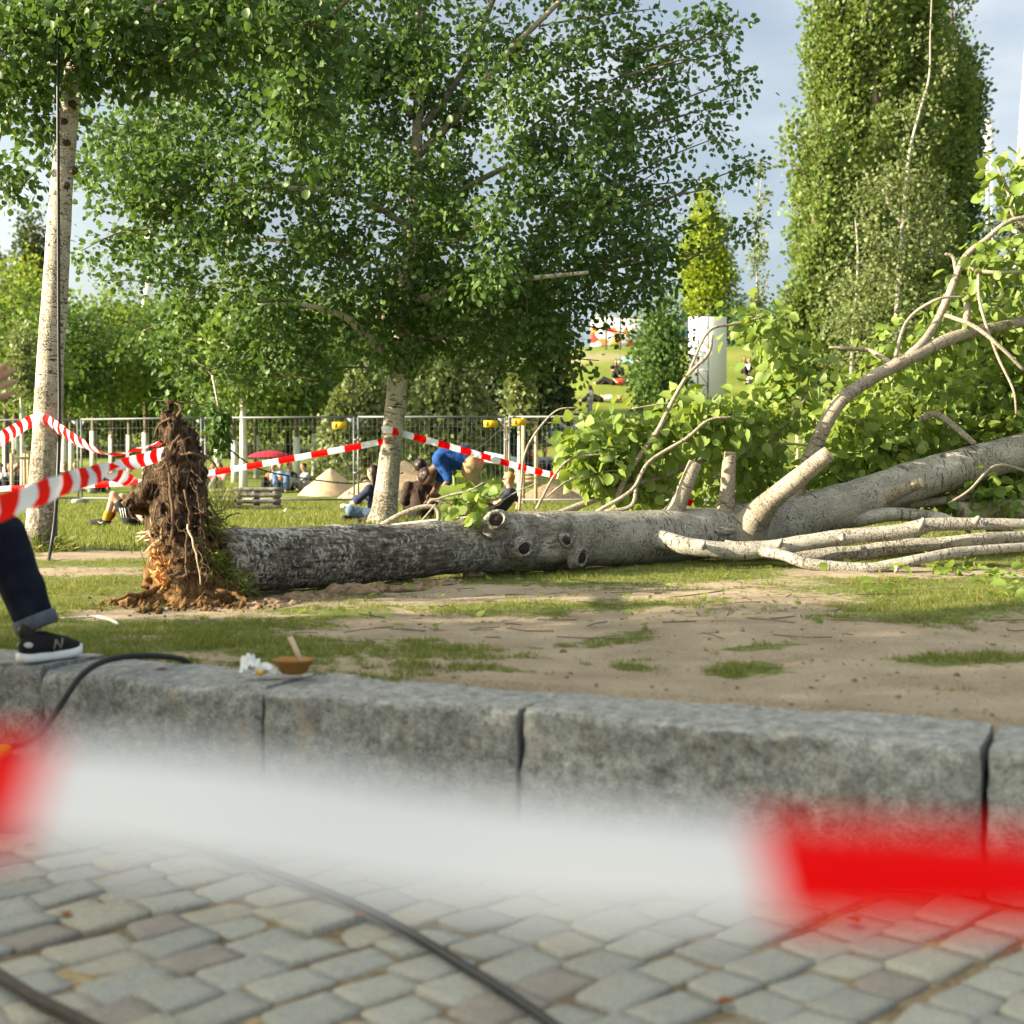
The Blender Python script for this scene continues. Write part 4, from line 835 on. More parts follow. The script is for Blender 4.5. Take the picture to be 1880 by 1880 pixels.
m2([(140, 40, D2, 8), (250, -60, D2 - .5, 7), (420, -90, D2 - .8, 5), (560, -60, D2 - 1, 3.5), (640, 0, D2 - 1, 2.5)]); m2([(135, 110, D2, 6), (70, 130, D2 + .5, 5), (10, 220, D2 + .6, 3.5), (-20, 330, D2 + .6, 2)])
m2([(142, 0, D2, 6), (60, -80, D2 - 1, 5), (-60, -100, D2 - 1.5, 3)])
e2 = [pe(40, 110, 140, 110, D2, 1.0, 1), pe(20, 250, 80, 90, D2 + .3, .8, .75), pe(210, 60, 150, 80, D2 - .4, .9, 1), pe(330, 60, 120, 90, D2 - .7, .7, .8), pe(480, 30, 150, 80, D2 - .8, .7, .85), pe(620, 60, 90, 90, D2 - 1, .6, .55), pe(580, 190, 80, 110, D2 - 1, .5, .45), pe(150, -120, 300, 160, D2, 1.6, .5), pe(420, -90, 220, 80, D2 - .7, .8, .4), pe(15, 330, 50, 30, D2 + .5, .4, .25), pe(220, 130, 70, 40, D2 - .4, .5, .4)]
c2 = in_ellipsoids(340, e2, .2)
tree_mesh(lt, L2, c2, 'bark_aspen_old', 'leaf_mid', 36, .11, .080, LEAF_SMALL, 300, .7, 24)
for x, y in [(123, 155), (118, 223), (94, 450), (131, 190), (121, 262), (134, 312), (119, 340)]:
    q = P(x, y, D2 - .1); kn = MB(); rr = 5.5 * D2 / F; kn.tube([q + [0, .03, 0], q + [0, -.012, 0], q + [0, -.018, 0], q + [0, -.006, 0]], [rr * 1.5, rr, rr * .7, rr * .25], 12).build('knot', plain('knot', (.075, .052, .034), .85, .5, 60), lt)
# dry tuft at its foot
o = tuft(None, 'dry_grass_tuft', [P(95, 1020, D2), P(110, 1025, D2 - .2), P(125, 1028, D2 - .2), P(80, 1022, D2 - .3), P(60, 1015, D2 - .3)], 500, .22, .004, .07); tag(o, kind='stuff')
# unseen trees added at the left to put plaza and front lawn in shade
def shade_tree(x, y, h, label, g=None):
    if g is None:
        t = thing('added_shade_tree', label, 'tree', (x, y, -.45)); b = np.array([x, y, -.45]); lim = [(b + np.array([[0, 0, 0], [.05, 0, 1.5], [.1, .1, 3.5], [0, .1, 6.5], [0, 0, h]]), np.array([.25, .2, .17, .13, .04]))]
        c = in_ellipsoids(620, [(b + [0, 0, h * .62], np.array([2.9, 3.0, h * .42]), 1), (b + [0.2, .3, h * .36], np.array([3.2, 3.2, h * .2]), .8)], .4)
        sd_ = np.array([-ld.x, -ld.y, -ld.z]); o_ = np.array([2.1, 5.5, 0.]); v_ = c - o_; c = c[np.linalg.norm(v_ - (v_ @ sd_)[:, None] * sd_, axis=1) > .75]     # crown opened along the sun direction so a patch of ground is lit
        tree_mesh(t, lim, c, 'bark_brown', 'leaf_mid', 26, .34, .2, LEAF_FAR, 0); return t
    return copy_thing(g, (x, y, -.45), rng.uniform(0, 6), h, label)
rng = np.random.default_rng(21)
st_ = shade_tree(-9.5, 1.8, 8.4, 'unseen dense tree added beyond the left edge to shade the plaza, nearest the wall')
shade_tree(-9.8, -4.6, 1.05, 'unseen dense tree added beyond the left edge to shade the plaza, farthest from the wall', st_)
shade_tree(-15.5, 1.6, 8.4, 'unseen dense tree added behind the two others to shade the plaza')

# ------------------------------------------------------------------ mesh fence, signs, wood, sand
def fence_panel(a, b, label, sign=None, wires=True):
    """two metre panel from ground point a to b"""
    a = np.array([*a[:2], float(tz(a[0], a[1]))]); b = np.array([*b[:2], float(tz(b[0], b[1]))])
    t = thing('mesh_fence', label, 'fence', (a + b) / 2, 'mesh fence panels across the lawn'); u = b - a; Ln = np.linalg.norm(u[:2]); u /= np.linalg.norm(u); up = np.array([0, 0, 1.])
    z0, z1 = .14, 2.02; a0 = a + u * .05; b0 = b - u * .05; r = .023
    for q in (a0, b0): MB().tube([q + up * .02, q + up * z1], r, 8).build('post', 'steel', t)
    for z in (z0, z1): MB().tube([a0 + up * z, b0 + up * z], r, 8).build('rail', 'steel', t)
    o = MB(); n = max(int(Ln / .11), 2)
    for k in range(1, n): q = a0 + (b0 - a0) * k / n; o.tube([q + up * z0, q + up * z1], .0022, 4, False)
    for z in (.55, .97, 1.40, 1.80): o.tube([a0 + up * z, b0 + up * z], .0028, 4, False)
    o.build('mesh_wires', 'steel', t)['kind'] = 'stuff'
    ct = thing_part = MB()
    for q, s in ((a0, 1), (b0, -1)):
        V = np.array([q + up * (z1 - .03), q + up * (z1 - .2), q + u * s * .17 + up * (z1 - .03)]); w = np.array([0, .006, 0])
        MB().add(np.vstack([V - w, V + w]), [np.array([(0, 1, 2), (5, 4, 3)]), np.array([(0, 3, 4, 1), (1, 4, 5, 2), (2, 5, 3, 0)])]).build('corner_plate', 'steel', t, False)
    ft = a + up * .06; MB().box(ft, (.22, .66, .12), None, .03).build('foot', 'concrete', t, False)
    for z in (.75, 1.5): MB().box(a + up * z, (.14, .05, .05), None, .01).build('clamp', 'steel', t, False)
    return t
DF = 31.0
def gp(px, d): return np.array([(px - 940) / F * d, d, 0.])
FP = [gp(-130, 33.5), gp(147, 32.6), gp(374, 31.6), gp(654, DF), gp(931, 31.0), gp(1208, 30.6), gp(1480, 30.2), gp(1770, 29.8)]
FL_ = ['mesh fence panel leftmost behind the tape wrapped trunk', 'mesh fence panel between the speckled trunk and the root plate', 'mesh fence panel behind the log barrier and cone of sand', 'mesh fence panel behind the blue shirt with a yellow sign near its right end', 'mesh fence panel right of the sunglasses man with a yellow sign at its left', 'mesh fence panel mostly hidden by the fallen branches', 'mesh fence panel at the far right behind the green leaves']
for i in range(7): fence_panel(FP[i], FP[i + 1], FL_[i])
def yellow_sign(px, py, label):
    t = thing('fence_sign', label, 'sign', P(px, py, 30.9), 'small signs on the mesh fence'); c = P(px, py, 30.88); w = .32
    MB().box(c, (w, .012, .15)).build('plate', 'yellow', t, False)
    MB().box(c + [-.09, -.009, 0], (.05, .006, .1), None).build('emblem', plain('sign_print', (.45, .30, .06), .6), t, False)
    for s in (-1, 1): MB().box(c + [s * .13, .012, .06], (.02, .03, .02)).build('cable_tie', 'rubber', t, False)
yellow_sign(623, 781, 'small yellow sign on the mesh fence left of the middle poplar trunk')
yellow_sign(901, 778, 'small yellow sign on the mesh fence above the bending man')
yellow_sign(953, 775, 'small yellow sign on the mesh fence in front of the staked sapling')
t = thing('fence_sign', 'small white sign on the mesh fence among the fallen branches', 'sign', P(1226, 776, 30.3), 'small signs on the mesh fence'); MB().box(P(1226, 776, 30.3), (.17, .012, .11), None, .003).build('plate', 'white', t, False)
# white board with sideways lettering beyond the fence
bd = thing('notice_board', 'pale grey notice board with sideways lettering behind the mesh fence', 'sign', P(1286, 850, 33)); c = P(1289, 822, 33)
MB().box(c, (.36, .03, .92), None, .006).build('board', plain('board_grey', (.52, .53, .54), .5, .05), bd, False)
for s in (-1, 1): MB().tube([c + [s * .17, .04, -1.0], c + [s * .17, .04, .5]], .02, 8).build('post', 'steel', bd)
def lettering(txt, c, size, mat, parent, rot, name='lettering'):
    cu = bpy.data.curves.new(name, 'FONT'); cu.body = txt; cu.size = size; cu.align_x = 'CENTER'; cu.align_y = 'CENTER'; cu.extrude = .001
    o = bpy.data.objects.new(name, cu); COL.objects.link(o); dg = bpy.context.evaluated_depsgraph_get(); me = bpy.data.meshes.new_from_object(o.evaluated_get(dg)); bpy.data.objects.remove(o)
    me.name = name; me.materials.clear(); me.materials.append(MATS[mat]); q = link(name, me, parent); q.matrix_basis = Matrix.Translation(Vector(c)) @ Matrix(rot).to_4x4(); return q
plain('ink', (.10, .11, .14), .6)
lettering('d PIN', c + [0.02, -.022, .05], .26, 'ink', bd, ((0, 1, 0), (0, 0, -1), (-1, 0, 0)))
# log barrier
lb = thing('log_barrier', 'low barrier of stacked grey round logs in front of the mesh fence', 'barrier', G(475, 928))
DB = 28.3
def log(x0, x1, y, r=.043, d=DB): MB().tube(smooth_path([P(x0, y, d), P((x0 + x1) / 2, y + .7, d), P(x1, y, d)], 3), r, 12, True, .06, None, 6).build('log', 'greywood', lb)
for k, y in enumerate((898, 908.5, 920, 931)): log(429 + (k % 2) * 2, 518 - (k % 3), y)
for k, y in enumerate((900, 909, 919, 929)): log(384, 436, y, .038, DB + .9)
for x in (437, 470, 508): MB().tube([P(x, 938, DB + .16), P(x, 897, DB + .16)], .08, 10, True, .05).build('post', 'greywood', lb)
tuft(lb, 'weeds', [P(x, 935, DB - .3) for x in (385, 400, 415, 425, 395)], 260, .75, .006, .12, 'grass', 1.6)
# sand heaps
def heap(name, cx, base_y, wpx, hpx, d, label, mat='sand', seed=0.):
    t = P(cx, base_y, d); t[2] = tz(t[0], t[1]); rx = wpx * d / F / 2; h = hpx * d / F; n = 40; m = 16; V = []
    for j in range(m + 1):
        r = j / m
        for i in range(n):
            a = i / n * 6.283; rr = rx * r * (1 + .12 * math.sin(a * 3 + seed)); V.append((t[0] + rr * math.cos(a), t[1] + rr * .8 * math.sin(a), t[2] + h * max(0, 1 - r ** 1.15) - .03))
    V = np.array(V); V[:, 2] += fbm(V * 4 + seed, 4) * .09; V[:n] = V[:n].mean(0)
    i = np.arange(m)[:, None] * n; j = np.arange(n)[None]; k = (j + 1) % n
    tag(link(name, mesh_np(name, V, np.stack([i + j, i + n + j, i + n + k, i + k], -1).reshape(-1, 4), mat)), label, 'sand heap', 'sand heaps beyond the fence')
heap('sand_heap', 606, 891, 122, 52, 39, 'sharp cone of pale sand behind the fence left of the middle poplar')
heap('sand_heap', 742, 893, 165, 68, 38, 'broad heap of sand behind the seated woman with the bun', seed=2.)
heap('sand_heap', 672, 893, 100, 36, 37, 'low heap of sand just left of the middle poplar trunk', seed=4.)
heap('sand_heap', 1010, 890, 150, 36, 36, 'brown earth heap behind the sunglasses man', 'dirtpile', 1.)
heap('sand_heap', 1120, 892, 220, 45, 37, 'brown earth heap behind the fallen branches right of the sandbags', 'dirtpile', 5.)
sb = thing('log_steps', 'stack of three pale timber edgings behind the sunglasses man', 'timber', G(985, 885))
for k in range(4): MB().tube([P(945, 884 - k * 7, 33.6), P(993, 883.5 - k * 7, 33.6)], .042, 10, True, .05).build('timber', 'stake', sb)
pp = thing('concrete_pipe', 'pale grey pipe lying on the earth heap behind the bending man', 'pipe', P(920, 848, 35)); MB().tube([P(888, 838, 35), P(955, 850, 35)], .13, 16).build('pipe', 'board_grey', pp)
# rail of round timber at the right
rl = thing('timber_rail', 'round timber rail on posts on the slope at the right', 'railing', P(1440, 760, 33))
MB().tube([P(1384, 741, 33), P(1492, 738, 33)], .055, 10, True, .05).build('rail', 'stake', rl)
for x, y in ((1386, 770), (1465, 728)): q = P(x, y, 33.1); MB().tube([[q[0], q[1], float(tz(q[0], q[1])) - .1], P(x, 728 if x > 1400 else 742, 33.1)], .05, 10).build('post', 'stake', rl)

# ------------------------------------------------------------------ barrier tapes
def tape(rows, label, w=.08, group='red and white barrier tapes', u0=0., k=10, name='barrier_tape', nw=5, us=1.):
    """rows: px, py, d, roll (0 = upright face toward the camera)"""
    q = smooth_path([[*P(r[0], r[1], r[2]), r[3]] for r in rows], k); p = q[:, :3]; t = unit(np.gradient(p, axis=0)); side = unit(np.cross(t, np.array([0, 0, 1.]))); up = np.cross(side, t)
    a = q[:, 3]; wv = up * np.cos(a)[:, None] + side * np.sin(a)[:, None]; nn = np.cross(t, wv)
    ln = u0 + np.concatenate([[0], np.cumsum(np.linalg.norm(np.diff(p, axis=0), axis=1))]); V = []; UV = []
    for j in range(nw):
        s = (j / (nw - 1) - .5); V.append(p + wv * s * w + nn * (.006 * math.cos(s * 5) + .004 * np.sin(ln * 9 + s * 4)[:, None]) * (w / .08)); UV.append(np.stack([ln * us, np.full(len(p), s + .5)], -1))
    m = len(p); V = np.vstack(V); UV = np.vstack(UV); i = np.arange(m - 1)[None] + (np.arange(nw - 1) * m)[:, None]
    o = link(name, mesh_np(name, V, np.stack([i, i + 1, i + m + 1, i + m], -1).reshape(-1, 4), 'tape', True, None, UV)); return tag(o, label, 'barrier tape', group)
def tape_px(rows, label, u_at, **kw): return tape(rows, label, **kw)
tape([(-700, 1375, .305, -1.43), (-320, 1400, .32, -1.43), (0, 1418, .333, -1.46), (430, 1458, .34, -1.43), (900, 1526, .347, -1.43), (1400, 1562, .353, -1.43), (1900, 1580, .36, -1.43), (2500, 1632, .367, -1.43)], 'close up out of focus barrier tape stretched right across the plaza in front', u0=-.092, k=8, w=.062, us=1.5)
tape([(-60, 962, 3.15, .25), (0, 935, 3.45, .25), (80, 905, 4.1, .15), (140, 882, 4.9, 0), (185, 868, 5.8, -.25), (204, 863, 6.3, 1.25), (225, 855, 7.0, 2.2), (260, 845, 7.8, 2.9), (300, 832, 8.75, 3.14)], 'barrier tape running from the near left edge back to the root plate', w=.078)
tape([(-60, 838, 10.5, -.2), (0, 806, 11.6, -.25), (35, 786, 12.9, -.3), (62, 771, 13.75, -.1), (85, 772, 13.75, .1), (105, 785, 12.9, .1), (130, 803, 11.9, .25), (165, 822, 10.9, .7), (195, 832, 10.2, 1.25), (215, 834, 9.9, 1.6), (245, 828, 9.5, 1.75), (275, 817, 9.1, 1.95), (305, 808, 8.8, 2.3)], 'barrier tape wound round the left poplar and drooping to the root plate', w=.115)
tape([(-60, 899, 22.5, 0), (0, 898, 22.4, 0), (240, 886, 21.6, 0), (355, 873, 21.3, 0), (530, 843, 20.9, 0), (700, 811, 20.6, 0), (708, 808, 20.55, 0)], 'straight barrier tape from the left edge behind the root plate to the middle poplar', w=.095)
tape([(701, 788, 20.58, 0), (712, 789, 20.42, 0), (726, 792, 20.45, 0), (742, 797, 20.7, 0), (820, 818, 21.4, 0), (900, 841, 22.3, 0), (980, 864, 23.4, .1), (1075, 884, 25, .2), (1170, 901, 26, .3)], 'straight barrier tape from the middle poplar down to the fallen branches', w=.105)
tape([(1168, 902, 13.1, -.1), (1200, 902, 13.0, -.1), (1225, 906, 13.0, .2), (1270, 925, 13, .6)], 'short piece of barrier tape caught in the fallen branches', w=.08, u0=.28)
fl = tape([(203, 868, 6.5, 1.2), (214, 872, 6.8, .5), (228, 878, 7.2, .5), (240, 886, 7.6, .9)], 'loose white flap of tape hanging beside the root plate', w=.075, u0=.0)

# ------------------------------------------------------------------ cables
def cable(rows, label, mat='rubber', k=8, z=None):
    p, r = pxpath(rows, k); tag(MB().tube(p, r, 10).build('cable', mat), label, 'cable', 'cables on the site'); return p
cable([(106, -40, 13.3, 3.0), (107, 60, 13.3, 3.0), (106.5, 150, 13.3, 3.0), (107, 350, 13.3, 3), (108, 600, 13.3, 3), (109, 750, 13.3, 3), (106, 870, 13.2, 3.1), (100, 960, 12.9, 3.2), (90, 1025, 12.6, 3.3), (82, 1062, 11.3, 3.6), (60, 1090, 9.4, 4)], 'thin black cable hanging straight down beside the left poplar trunk')
cable([(352, 1221, 6.0, 5), (335, 1211, 5.85, 5.2), (305, 1206, 5.7, 5.6), (265, 1204, 5.6, 5.8), (215, 1208, 5.5, 6), (175, 1221, 5.4, 6), (145, 1245, 5.32, 6.2), (120, 1280, 5.25, 6.2), (95, 1318, 5.2, 6.2), (72, 1347, 5.15, 6), (48, 1362, 5.1, 6), (20, 1370, 5.08, 6)], 'thick black cable arching over the granite wall by the sneaker')
cable([(374, 770, 31.3, 1.6), (392, 792, 31.4, 1.6), (430, 832, 31.6, 1.6), (480, 862, 31.8, 1.6), (545, 876, 32, 1.6), (620, 886, 32, 1.6), (660, 886, 32, 1.6), (705, 876, 31.8, 1.6), (740, 868, 31.6, 1.6)], 'slack black cable hung along the mesh fence behind the log barrier and sand')
cable([(956, 753, 30.7, 1.3), (930, 778, 31.2, 1.3), (890, 815, 32, 1.3), (855, 838, 33, 1.3)], 'thin dark cable slanting down from the fence above the bending man')
def ground_cable(pxs, rad, label, mat='rubber'):
    p = smooth_path([G(x, y, -.437 + rad) for x, y in pxs], 10); tag(MB().tube(p, rad, 12).build('cable', mat), label, 'cable', 'cables on the site')
ground_cable([(120, 1482), (250, 1525), (420, 1575), (600, 1640), (730, 1700), (850, 1772), (950, 1835), (1040, 1900), (1150, 1990)], .0125, 'black cable curving over the setts in the foreground')
ground_cable([(-160, 1700), (-60, 1752), (0, 1792), (70, 1835), (150, 1875), (260, 1935)], .016, 'brownish black cable crossing the bottom left corner of the setts', 'rubber_brown')
bx = thing('cable_box', 'black cable distribution box with yellow cap by the wall at the left edge', 'cable box', P(-20, 1480, 4.95))
zb = -.45; V = []
for z, w, dd in ((zb, .19, .16), (zb + .03, .195, .165), (zb + .10, .13, .14), (zb + .15, .125, .13), (zb + .2, .115, .12), (zb + .235, .10, .1)):
    V += [(s * w, t_ * dd, z) for s, t_ in ((1, 1), (-1, 1), (-1, -1), (1, -1))]
V = np.array(V) + [P(-32, 1400, 4.95)[0], 4.95, 0]; q = [(3, 2, 1, 0), (20, 21, 22, 23)] + [(l * 4 + j, l * 4 + (j + 1) % 4, l * 4 + 4 + (j + 1) % 4, l * 4 + 4 + j) for l in range(5) for j in range(4)]
MB().add(V, np.array(q)).build('housing', 'rubber', bx, False)
MB().box([P(-32, 1400, 4.95)[0], 4.95, zb + .26], (.16, .15, .045), None, .012).build('cap', plain('cap_yellow', (.55, .62, .02), .5), bx, False)

# ------------------------------------------------------------------ litter
bw = thing('food_bowl', 'brown cardboard snack bowl with a wooden spoon on the granite wall', 'bowl', G(534, 1243, .03)); c = G(534, 1243, .035) + [0, .08, 0]
def bowl(): 
    o = MB(); n = 6; rings = [(.040, 0), (.050, .004), (.072, .048), (.090, .058), (.088, .060), (.069, .050), (.045, .008), (.0, .008)]; V = []
    for r, z in rings: V.append(c + np.stack([r * np.cos(np.arange(n) * 1.0472 + .2), r * .85 * np.sin(np.arange(n) * 1.0472 + .2), np.full(n, z)], -1))
    V = np.vstack(V); i = np.arange(len(rings) - 1)[:, None] * n; j = np.arange(n)[None]; k = (j + 1) % n
    o.add(V, [np.stack([i + j, i + k, i + n + k, i + n + j], -1).reshape(-1, 4), np.array([range(n - 1, -1, -1)])]); o.build('bowl', plain('card_brown', (.32, .155, .035), .6, .15, 30), bw, False)
bowl()
MB().box(c + [.008, 0, .095], (.021, .006, .115), np.array(Matrix.Rotation(R(-24), 3, 'Y')), .002).build('spoon', plain('pale_wood', (.66, .50, .38), .7, .1, 30), bw, False)
np_ = thing('napkin', 'crumpled white paper napkin with a yellow smear beside the snack bowl', 'napkin', G(468, 1240, .03)); c0 = G(468, 1240, .035) + [0, .05, 0]
def crumple(c, sx, sy, hh, parent, seed):
    n = 13; gx, gy = np.meshgrid(np.linspace(-1, 1, n), np.linspace(-1, 1, n), indexing='ij'); q = np.stack([gx, gy, 0 * gx], -1).reshape(-1, 3) + seed
    z = 1 - np.abs(fbm(q * 1.6, 3, .6)) * 4.2; V = np.stack([c[0] + sx * (gx.ravel() * .8 + fbm(q * 2 + 9, 2) * .9), c[1] + sy * (gy.ravel() * .8 + fbm(q * 2 + 5, 2) * .9), c[2] + hh * np.clip(z * (1 - .55 * (gx ** 2 + gy ** 2).ravel()) + .15, .02, 1)], -1)
    i = np.arange(n - 1)[:, None] * n + np.arange(n - 1)[None]; link('paper', mesh_np('paper', V, np.stack([i, i + n, i + n + 1, i + 1], -1).reshape(-1, 4), 'white', False), parent)
crumple(c0 + [-.025, .0, 0], .042, .05, .082, np_, 3.3); crumple(c0 + [.035, .0, 0], .055, .05, .045, np_, 8.1)
blob('smear', [('e', c0 + [.018, -.033, .010], (.02, .012, .013))], .004, plain('smear', (.62, .36, .03), .5), np_, .006, (.003, 60))
pt = thing('paper_scrap', 'small white crumpled paper on the lawn between log barrier and seated woman', 'litter', G(634, 935)); blob('paper', [('e', G(632, 934) + [0, 0, .05], (.09, .06, .05)), ('e', G(640, 934) + [0, 0, .04], (.06, .06, .05))], .02, 'white', pt, .02, (.03, 12))
pt = thing('paper_scrap', 'tiny white paper flake on the lawn below the log barrier', 'litter', G(525, 941)); blob('paper', [('c', G(523, 941) + [0, 0, .01], G(526, 941) + [.0, 0, .09], .03, .012)], .012, 'white', pt, .02, (.01, 20))
cp = thing('plastic_cup', 'clear plastic cup with pale drink standing by the green shirt', 'cup', G(238, 966)); c = G(238, 966)
gl_ = N('cup_plastic'); gl_.end(gl_.n('ShaderNodeMixShader', {0: .62, 1: gl_.bsdf(c4(.75, .78, .76), .15, None, .5), 2: gl_.n('ShaderNodeBsdfTransparent').outputs[0]}).outputs[0])
MB().tube([c + [0, 0, .005], c + [0, 0, .13]], [.030, .042], 14, False).build('cup', 'cup_plastic', cp); MB().tube([c + [0, 0, .008], c + [0, 0, .06]], [.028, .034], 14).build('drink', plain('drink', (.55, .55, .10), .2), cp)
stk = thing('stick', 'pale bent stick lying in the grass below the root plate', 'stick', G(190, 1138)); p, r = pxpath([(112, 1135, 7.72, 2), (150, 1134, 7.78, 2.2), (178, 1132, 7.8, 2.6), (200, 1137, 7.7, 3), (218, 1146, 7.5, 3)], 5); MB().tube(p, r, 7).build('wood', 'bark_pale', stk)
for i, (x, y) in enumerate([(50, 1535), (70, 1560), (112, 1682), (663, 1690), (1555, 1695), (1350, 1850), (285, 1236), (1705, 1600)]):
    z = -.445 if y > 1400 else .035; aa = rng.random() * 6.3; lv = (np.array([G(x, y, z) + [0, 0, .012]]), np.array([[math.cos(aa), math.sin(aa), .1]]), np.array([[.1, .1, 1.]]), np.array([.045])); o = link('dry_leaf', leaves_mesh('dry_leaf', *lv, plain('dry_leaf', (.26, .085, .025), .8, .3, 30), LEAF_BIG))
    lab = 'small dry brown leaf on the granite wall near the arching cable' if y < 1400 else ['small dry brown leaf on setts at the left edge under the near tape', 'dry brown leaf on setts just right of the left edge under the tape', 'dark dry leaf alone on the setts at lower left', 'dry orange leaf on the setts touching the curving cable', 'dry orange leaf on setts under the red right end of the tape', 'dry orange leaf lowest on the setts at bottom right', '', 'dry brown leaf at the foot of the wall at far right'][i]
    tag(o, lab, 'leaf', 'dry leaves lying about')

# ------------------------------------------------------------------ trees farther off
def on(px, d): x = (px - 940) / F * d; return np.array([x, d, float(tz(x, d))])
def zat(py, d): return HC - (py - 860) / F * d
def far_tree(name, label, px, d, ells, mat_leaf, n, lsize, spread, trunk=(.12, 3.), mat_bark='bark_brown', white=0, group=None, droop=.4, limbs=True, per=10, base=None, shell=.5, tpl=LEAF_FAR, lean=0., flat=1.):
    """ells: crown lobes as dx, dz, rx, rz, weight in metres above the base"""
    b = on(px, d) if base is None else np.asarray(base); t = thing(name, label, 'tree', b, group); r, h = trunk
    p = b + np.array([[lean * k * k, .03 * math.sin(k * 5), h * k - .1 * (k == 0)] for k in np.linspace(0, 1, 7)]); tr = r * np.linspace(1.15, .5, 7)
    MB().tube(p, tr, 10, True, .06).build('trunk', mat_bark, t)
    if white: MB().tube(p[0] + np.array([[0, 0, 0], [0, 0, white * .5], [0, 0, white]]), tr[0] * 1.04, 10).build('whitewash', 'whitewash', t)
    E_ = [(b + [e[0], 0, e[1]], np.array([e[2], e[2] * (e[5] if len(e) > 5 else 1), e[3]]), e[4]) for e in ells]; c = in_ellipsoids(max(n // per, 6), E_, shell)
    if limbs:
        cc = c[::max(1, len(c) // 26)]; tw = grow_twigs([(p, tr)], cc, .2, .012, .6); o = MB()
        for q, rr in tw: o.tube(q, rr, 5, False)
        o.build('branches', mat_bark, t)['kind'] = 'stuff'
    f = foliage(c, per, spread, lsize, droop=droop, flat=flat); leaves(t, *f, mat_leaf, tpl); return t
g_ = 'young trees with whitewashed trunks beyond the fence'
yt = []
for k in range(3):
    w = [1.5, 1.25, 1.7][k]
    yt.append(far_tree('young_tree', '', [447, 545, 92][k], [41, 52, 52][k], [(0, 4.6, w, 1.7, 1), (.5, 3.6, w * .9, .9, .7), (-.6, 3.9, w * .9, 1.0, .7), (0, 6.0, w * .6, 1.0, .4)], ['leaf_young', 'leaf_mid', 'leaf_young'][k], 3000, .17, .30, ([.115, .11, .09][k], 5.2), ['bark_pale', 'bark_brown', 'bark_brown'][k], [0, 1.75, 1.7][k], g_))
yt[0]['label'] = 'tallest pale trunked young tree behind the log barrier'; yt[1]['label'] = 'whitewashed young tree left of the sand cone above the red parasol'; yt[2]['label'] = 'whitewashed young tree right beside the speckled left poplar trunk'
for i, (px, d, k, lab) in enumerate([(431, 50, 1, 'whitewashed young tree just left of the tallest pale trunk'), (471, 54, 2, 'whitewashed young tree just right of the tallest pale trunk'), (400, 56, 1, 'whitewashed young tree behind the hanging leafy twig'), (577, 56, 2, 'whitewashed young tree right of the red parasol'),
        (12, 44, 2, 'whitewashed young tree at the left edge behind the staked sapling'), (118, 50, 1, 'whitewashed young tree seen right of the hanging cable'), (132, 58, 2, 'thin whitewashed young tree behind the twisted tape'), (172, 62, 1, 'whitewashed young tree above the tape sagging lowest'), (206, 52, 2, 'whitewashed young tree left of the white tape flap'), (238, 60, 1, 'whitewashed young tree behind the white tape flap'), (30, 56, 1, 'whitewashed young tree at far left behind the sitting group'), (268, 55, 1, 'whitewashed young tree just left of the root plate'), (355, 60, 2, 'whitewashed young tree just right of the root plate'), (640, 60, 1, 'whitewashed young tree behind the sand heaps')]):
    copy_thing(yt[k], on(px, d), rng.uniform(0, 6.28), rng.uniform(.9, 1.12), lab)
g2 = 'leafy trees at the back of the meadow'
bt = [far_tree('meadow_tree', 'broad light green tree at the back of the meadow right of the left poplar trunk', 160, 84, [(0, 5, 3.6, 3.4, 1), (2, 7, 2.4, 2.4, .7), (-2, 6, 2.4, 2.6, .7), (0, 2.6, 3.2, 1.8, .7)], 'leaf_young', 7500, .26, .50, (.22, 7), group=g2),
      far_tree('meadow_tree', 'rounded mid green tree at the back of the meadow behind the root plate', 330, 80, [(0, 5, 3.4, 3.4, 1), (-2, 4, 2.4, 2.4, .7), (2, 3.5, 2.6, 2.4, .7), (0.4, 7, 2, 2, .5)], 'leaf_young', 7000, .25, .50, (.22, 7), group=g2)]
for px, d, k, sc, lab in [(-30, 80, 0, 1.05, 'light green tree cut by the left edge of the picture'), (55, 88, 1, 1.1, 'light green tree at the back of the meadow left of the speckled trunk'), (110, 78, 1, .95, 'light green tree partly behind the speckled left trunk'), (225, 90, 1, 1.0, 'mid green meadow tree below the left part of the crown'), (275, 82, 0, .95, 'bushy meadow tree left of the root plate top'), (400, 84, 1, 1.0, 'meadow tree right of the root plate top'), (460, 78, 0, .9, 'meadow tree behind the tallest pale young trunk'), (530, 86, 0, 1.05, 'meadow tree behind the red parasol'), (600, 80, 1, 1., 'meadow tree behind the sand cone'), (665, 84, 0, 1.0, 'meadow tree left of the middle poplar trunk'), (740, 90, 1, 1.1, 'meadow tree hidden behind the weeping trees'), (-90, 90, 1, 1.2, 'meadow tree outside the left edge'), (830, 92, 0, 1.2, 'meadow tree behind the broad weeping tree')]:
    copy_thing(bt[k], on(px, d), rng.uniform(0, 6.28), sc * 1.02, lab)
def tall(name, label, px, d, ytop, wpx, mat, n, ls, sp, ybot=None, group=None, lobes=5, droop=-.3, taper=.55):
    b = on(px, d); h = zat(ytop, d) - b[2]; w = wpx * d / F / 2; z0 = (zat(ybot, d) - b[2]) if ybot else .8; el = []
    for k in range(lobes):
        t = k / (lobes - 1); el.append((rng.normal(0, .12) * w, z0 + (h - z0) * (.1 + .82 * t), w * (1 - (1 - taper) * t ** 2) * rng.uniform(.8, 1.0), (h - z0) / lobes * .85, 1))
    return far_tree(name, label, px, d, el, mat, n, ls, sp, (max(.12, w * .09), h * .93), group=group, droop=droop, flat=1.5)
tall('tall_tree', 'tall dark ragged tree left of the speckled trunk against the sky', 64, 125, 415, 62, 'leaf_dark', 5500, .36, .55, 640)
